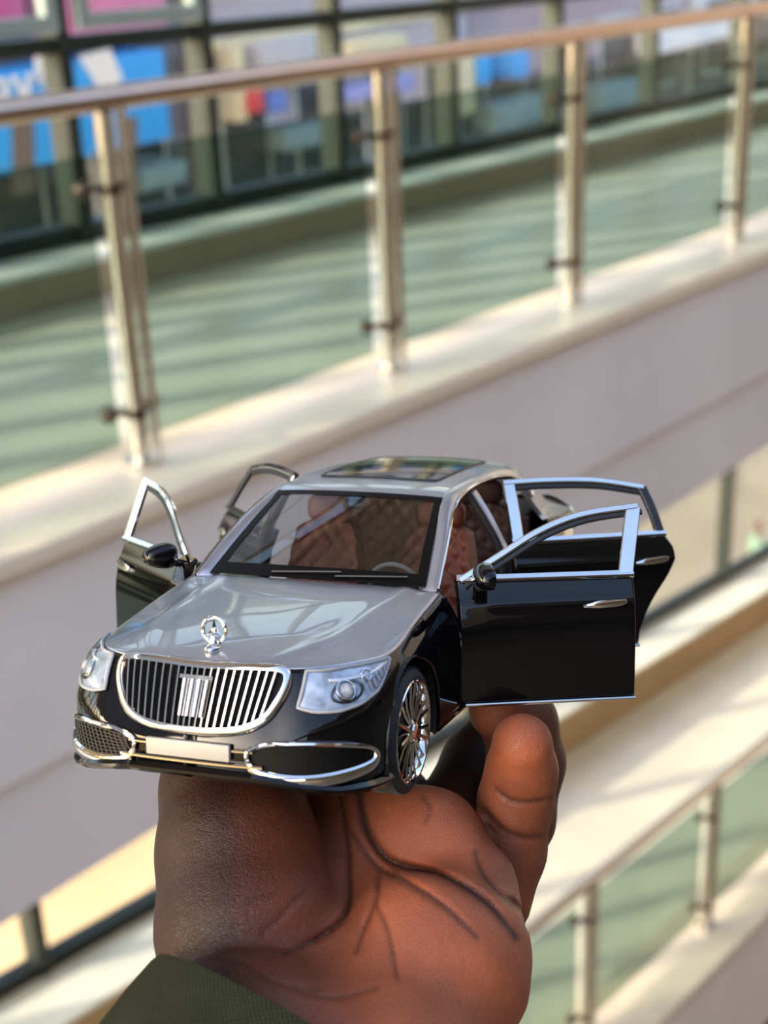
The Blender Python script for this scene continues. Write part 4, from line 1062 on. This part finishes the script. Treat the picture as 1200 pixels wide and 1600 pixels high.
for it in range(3):
    s_ = np.zeros_like(hv_); c_ = np.zeros(len(hv_))
    for k in range(3):
        s_[:, k] += np.bincount(ed[:, 0], hv_[ed[:, 1], k], len(hv_)); s_[:, k] += np.bincount(ed[:, 1], hv_[ed[:, 0], k], len(hv_))
    c_ = np.bincount(ed[:, 0], minlength=len(hv_)) + np.bincount(ed[:, 1], minlength=len(hv_))
    hv_ = hv_ * .5 + .5 * s_ / c_[:, None]
del H, GX, GY, GZ

def skin_mat():
    m = bpy.data.materials.new('dark_brown_skin'); m.use_nodes = True
    n = m.node_tree.nodes; l = m.node_tree.links; b = n['Principled BSDF']
    at_ = n.new('ShaderNodeAttribute'); at_.attribute_name = 'palm_and_shade'; at_.attribute_type = 'GEOMETRY'
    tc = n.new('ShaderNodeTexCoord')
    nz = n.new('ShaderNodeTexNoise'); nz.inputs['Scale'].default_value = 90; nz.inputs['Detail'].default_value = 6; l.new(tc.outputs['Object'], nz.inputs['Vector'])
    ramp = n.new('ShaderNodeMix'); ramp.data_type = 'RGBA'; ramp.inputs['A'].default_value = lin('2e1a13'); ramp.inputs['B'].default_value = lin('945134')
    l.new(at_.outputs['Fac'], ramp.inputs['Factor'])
    mx = n.new('ShaderNodeMix'); mx.data_type = 'RGBA'; mx.blend_type = 'MULTIPLY'; mx.inputs['Factor'].default_value = .45
    l.new(ramp.outputs['Result'], mx.inputs['A']); l.new(nz.outputs['Color'], mx.inputs['B'])
    rp = n.new('ShaderNodeValToRGB'); rp.color_ramp.elements[0].color = (.62, .58, .56, 1); rp.color_ramp.elements[1].color = (1.15, 1.1, 1.08, 1)
    rp.color_ramp.elements[0].position = .3; rp.color_ramp.elements[1].position = .7
    l.new(nz.outputs['Fac'], rp.inputs['Fac']); l.new(rp.outputs['Color'], mx.inputs['B'])
    ac = n.new('ShaderNodeAttribute'); ac.attribute_name = 'crease'; ac.attribute_type = 'GEOMETRY'
    mc = n.new('ShaderNodeMix'); mc.data_type = 'RGBA'; mc.inputs['B'].default_value = lin('331a12')
    l.new(ac.outputs['Fac'], mc.inputs['Factor']); l.new(mx.outputs['Result'], mc.inputs['A'])
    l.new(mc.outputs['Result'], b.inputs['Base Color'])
    b.inputs['Roughness'].default_value = .48; b.inputs['Specular IOR Level'].default_value = .28
    b.inputs['Subsurface Weight'].default_value = .12; b.inputs['Subsurface Radius'].default_value = (1, .3, .15); b.inputs['Subsurface Scale'].default_value = .003
    mp = n.new('ShaderNodeMapping'); mp.inputs['Rotation'].default_value = (.4, .3, .7); mp.inputs['Scale'].default_value = (1, 1, 2.2); l.new(tc.outputs['Object'], mp.inputs['Vector'])
    vo = n.new('ShaderNodeTexVoronoi'); vo.feature = 'DISTANCE_TO_EDGE'; vo.inputs['Scale'].default_value = 750; l.new(mp.outputs[0], vo.inputs['Vector'])
    vm = n.new('ShaderNodeMath'); vm.operation = 'MINIMUM'; vm.inputs[1].default_value = .12; l.new(vo.outputs['Distance'], vm.inputs[0])
    nb = n.new('ShaderNodeTexNoise'); nb.inputs['Scale'].default_value = 500; l.new(tc.outputs['Object'], nb.inputs['Vector'])
    ad = n.new('ShaderNodeMath'); ad.operation = 'MULTIPLY_ADD'; ad.inputs[1].default_value = 5.0; l.new(vm.outputs[0], ad.inputs[0]); l.new(nb.outputs['Fac'], ad.inputs[2])
    bp = n.new('ShaderNodeBump'); bp.inputs['Strength'].default_value = .35; bp.inputs['Distance'].default_value = .0006
    l.new(ad.outputs[0], bp.inputs['Height']); l.new(bp.outputs['Normal'], b.inputs['Normal'])
    return m
hw = (MW @ hv_.T).T + np.array(CAM)
org = c2w(campt(560, 1640, .34))
hme = bpy.data.meshes.new('hand'); hme.from_pydata([tuple(p) for p in hw - org], [], [tuple(int(i) for i in q) for q in hq_])
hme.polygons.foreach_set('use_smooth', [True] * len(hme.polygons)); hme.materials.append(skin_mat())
px_ = hv_[:, 0] / hv_[:, 2] * FPX + 600; py_ = hv_[:, 1] / hv_[:, 2] * FPX + 800
# the palm side is paler than the back of the hand and the outer side of the thumb; shade is painted on the little finger below its tip
palm_shade_ = np.clip((px_ - 350) / 260, 0, 1) * np.clip((.425 - hv_[:, 2]) / .035, 0, 1) * (1 - .35 * np.clip((1420 - py_) / 60, 0, 1) * np.clip((py_ - 1185) / 40, 0, 1) * np.clip((px_ - 735) / 20, 0, 1))
crs = np.zeros(len(hv_))
for pts, amp, w in GRV:              # palm creases carry darker pigment
    P = cr([(a, b, 0) for a, b in pts], 170)[:, :2]
    sel = np.nonzero((px_ > P[:, 0].min() - 20) & (px_ < P[:, 0].max() + 20) & (py_ > P[:, 1].min() - 20) & (py_ < P[:, 1].max() + 20))[0]
    dd = np.min(np.hypot(px_[sel, None] - P[None, :, 0], py_[sel, None] - P[None, :, 1]), 1)
    crs[sel] = np.maximum(crs[sel], min(1, .30 + amp * 220) * np.exp(-(dd / (w * .72)) ** 2))
a2 = hme.attributes.new('crease', 'FLOAT', 'POINT'); a2.data.foreach_set('value', crs.astype(np.float32))
at = hme.attributes.new('palm_and_shade', 'FLOAT', 'POINT'); at.data.foreach_set('value', palm_shade_.astype(np.float32))
hme.update()
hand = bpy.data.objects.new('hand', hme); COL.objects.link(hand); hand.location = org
tag(hand, 'left hand with dark brown skin holding up the toy car from below', 'hand')
# fingernails of the curled fingers, on the far side of the tips
m_nail = mat('fingernail', 'a8806e', .3, var=.05)
for c in FING[1:]:
    a, b = c[-2], c[-1]; d = (b[:3] - a[:3]) / np.linalg.norm(b[:3] - a[:3]); back = np.array((0.15, -.1, 1.)); back -= d * (back @ d); back /= np.linalg.norm(back)
    sx = np.cross(d, back)
    def nail(u, v, o_=0.):
        e = (u * 2 - 1) * .62; r = b[3] * (1.02 + o_)
        return c2w(b[:3] + d * (v - .95) * b[3] * 1.0 + (sx * math.sin(e) + back * math.cos(e)) * r * (1 - .25 * max(0, v - .4) ** 2)) - org
    obj('fingernail', *shellvf(lambda u, v: nail(u, v, .03), lambda u, v: nail(u, v, -.08), 8, 8), m_nail, hand)

# sleeve: knitted olive cuff round the wrist
def weave():
    m = mat('olive_sleeve_fabric', '25271b', .95, var=.15, vscale=60, spec=.1)
    n = m.node_tree.nodes; l = m.node_tree.links; b = n['Principled BSDF']
    tc = n.new('ShaderNodeTexCoord'); mp = n.new('ShaderNodeMapping'); mp.inputs['Rotation'].default_value = (.3, .5, .9); l.new(tc.outputs['Object'], mp.inputs['Vector'])
    w1 = n.new('ShaderNodeTexWave'); w1.inputs['Scale'].default_value = 420; w1.inputs['Distortion'].default_value = .6; l.new(mp.outputs[0], w1.inputs['Vector'])
    w2 = n.new('ShaderNodeTexWave'); w2.bands_direction = 'Y'; w2.inputs['Scale'].default_value = 330; w2.inputs['Distortion'].default_value = .6; l.new(mp.outputs[0], w2.inputs['Vector'])
    ad = n.new('ShaderNodeMath'); ad.operation = 'MULTIPLY'; l.new(w1.outputs['Fac'], ad.inputs[0]); l.new(w2.outputs['Fac'], ad.inputs[1])
    bp = n.new('ShaderNodeBump'); bp.inputs['Strength'].default_value = .5; bp.inputs['Distance'].default_value = .0005
    l.new(ad.outputs[0], bp.inputs['Height']); l.new(bp.outputs['Normal'], b.inputs['Normal'])
    return m
def ringp(c, ax, ay, n=48): return [c + ax * math.cos(t) + ay * math.sin(t) for t in np.linspace(0, 2 * math.pi, n + 1)[:-1]]
rings = []
for k, (t, g) in enumerate(((0, .955), (-.012, .985), (0, 1.0), (.05, 1.03), (.12, 1.06), (.25, 1.10), (.45, 1.16), (.7, 1.2), (1, 1.25))):
    rings.append(ringp(C0 + (C1 - C0) * t, A0 * g, B0 * g))
inner = [ringp(C0 + (C1 - C0) * t, A0 * g, B0 * g) for t, g in ((1, 1.2), (.5, 1.1), (.05, .96))]
R_all = rings + inner; n_ = 48
V = [c2w(p) - org for r in R_all for p in r]
F = [(i * n_ + j, i * n_ + (j + 1) % n_, ((i + 1) % len(R_all)) * n_ + (j + 1) % n_, ((i + 1) % len(R_all)) * n_ + j) for i in range(len(R_all)) for j in range(n_)]
obj('sleeve', V, F, weave(), hand)
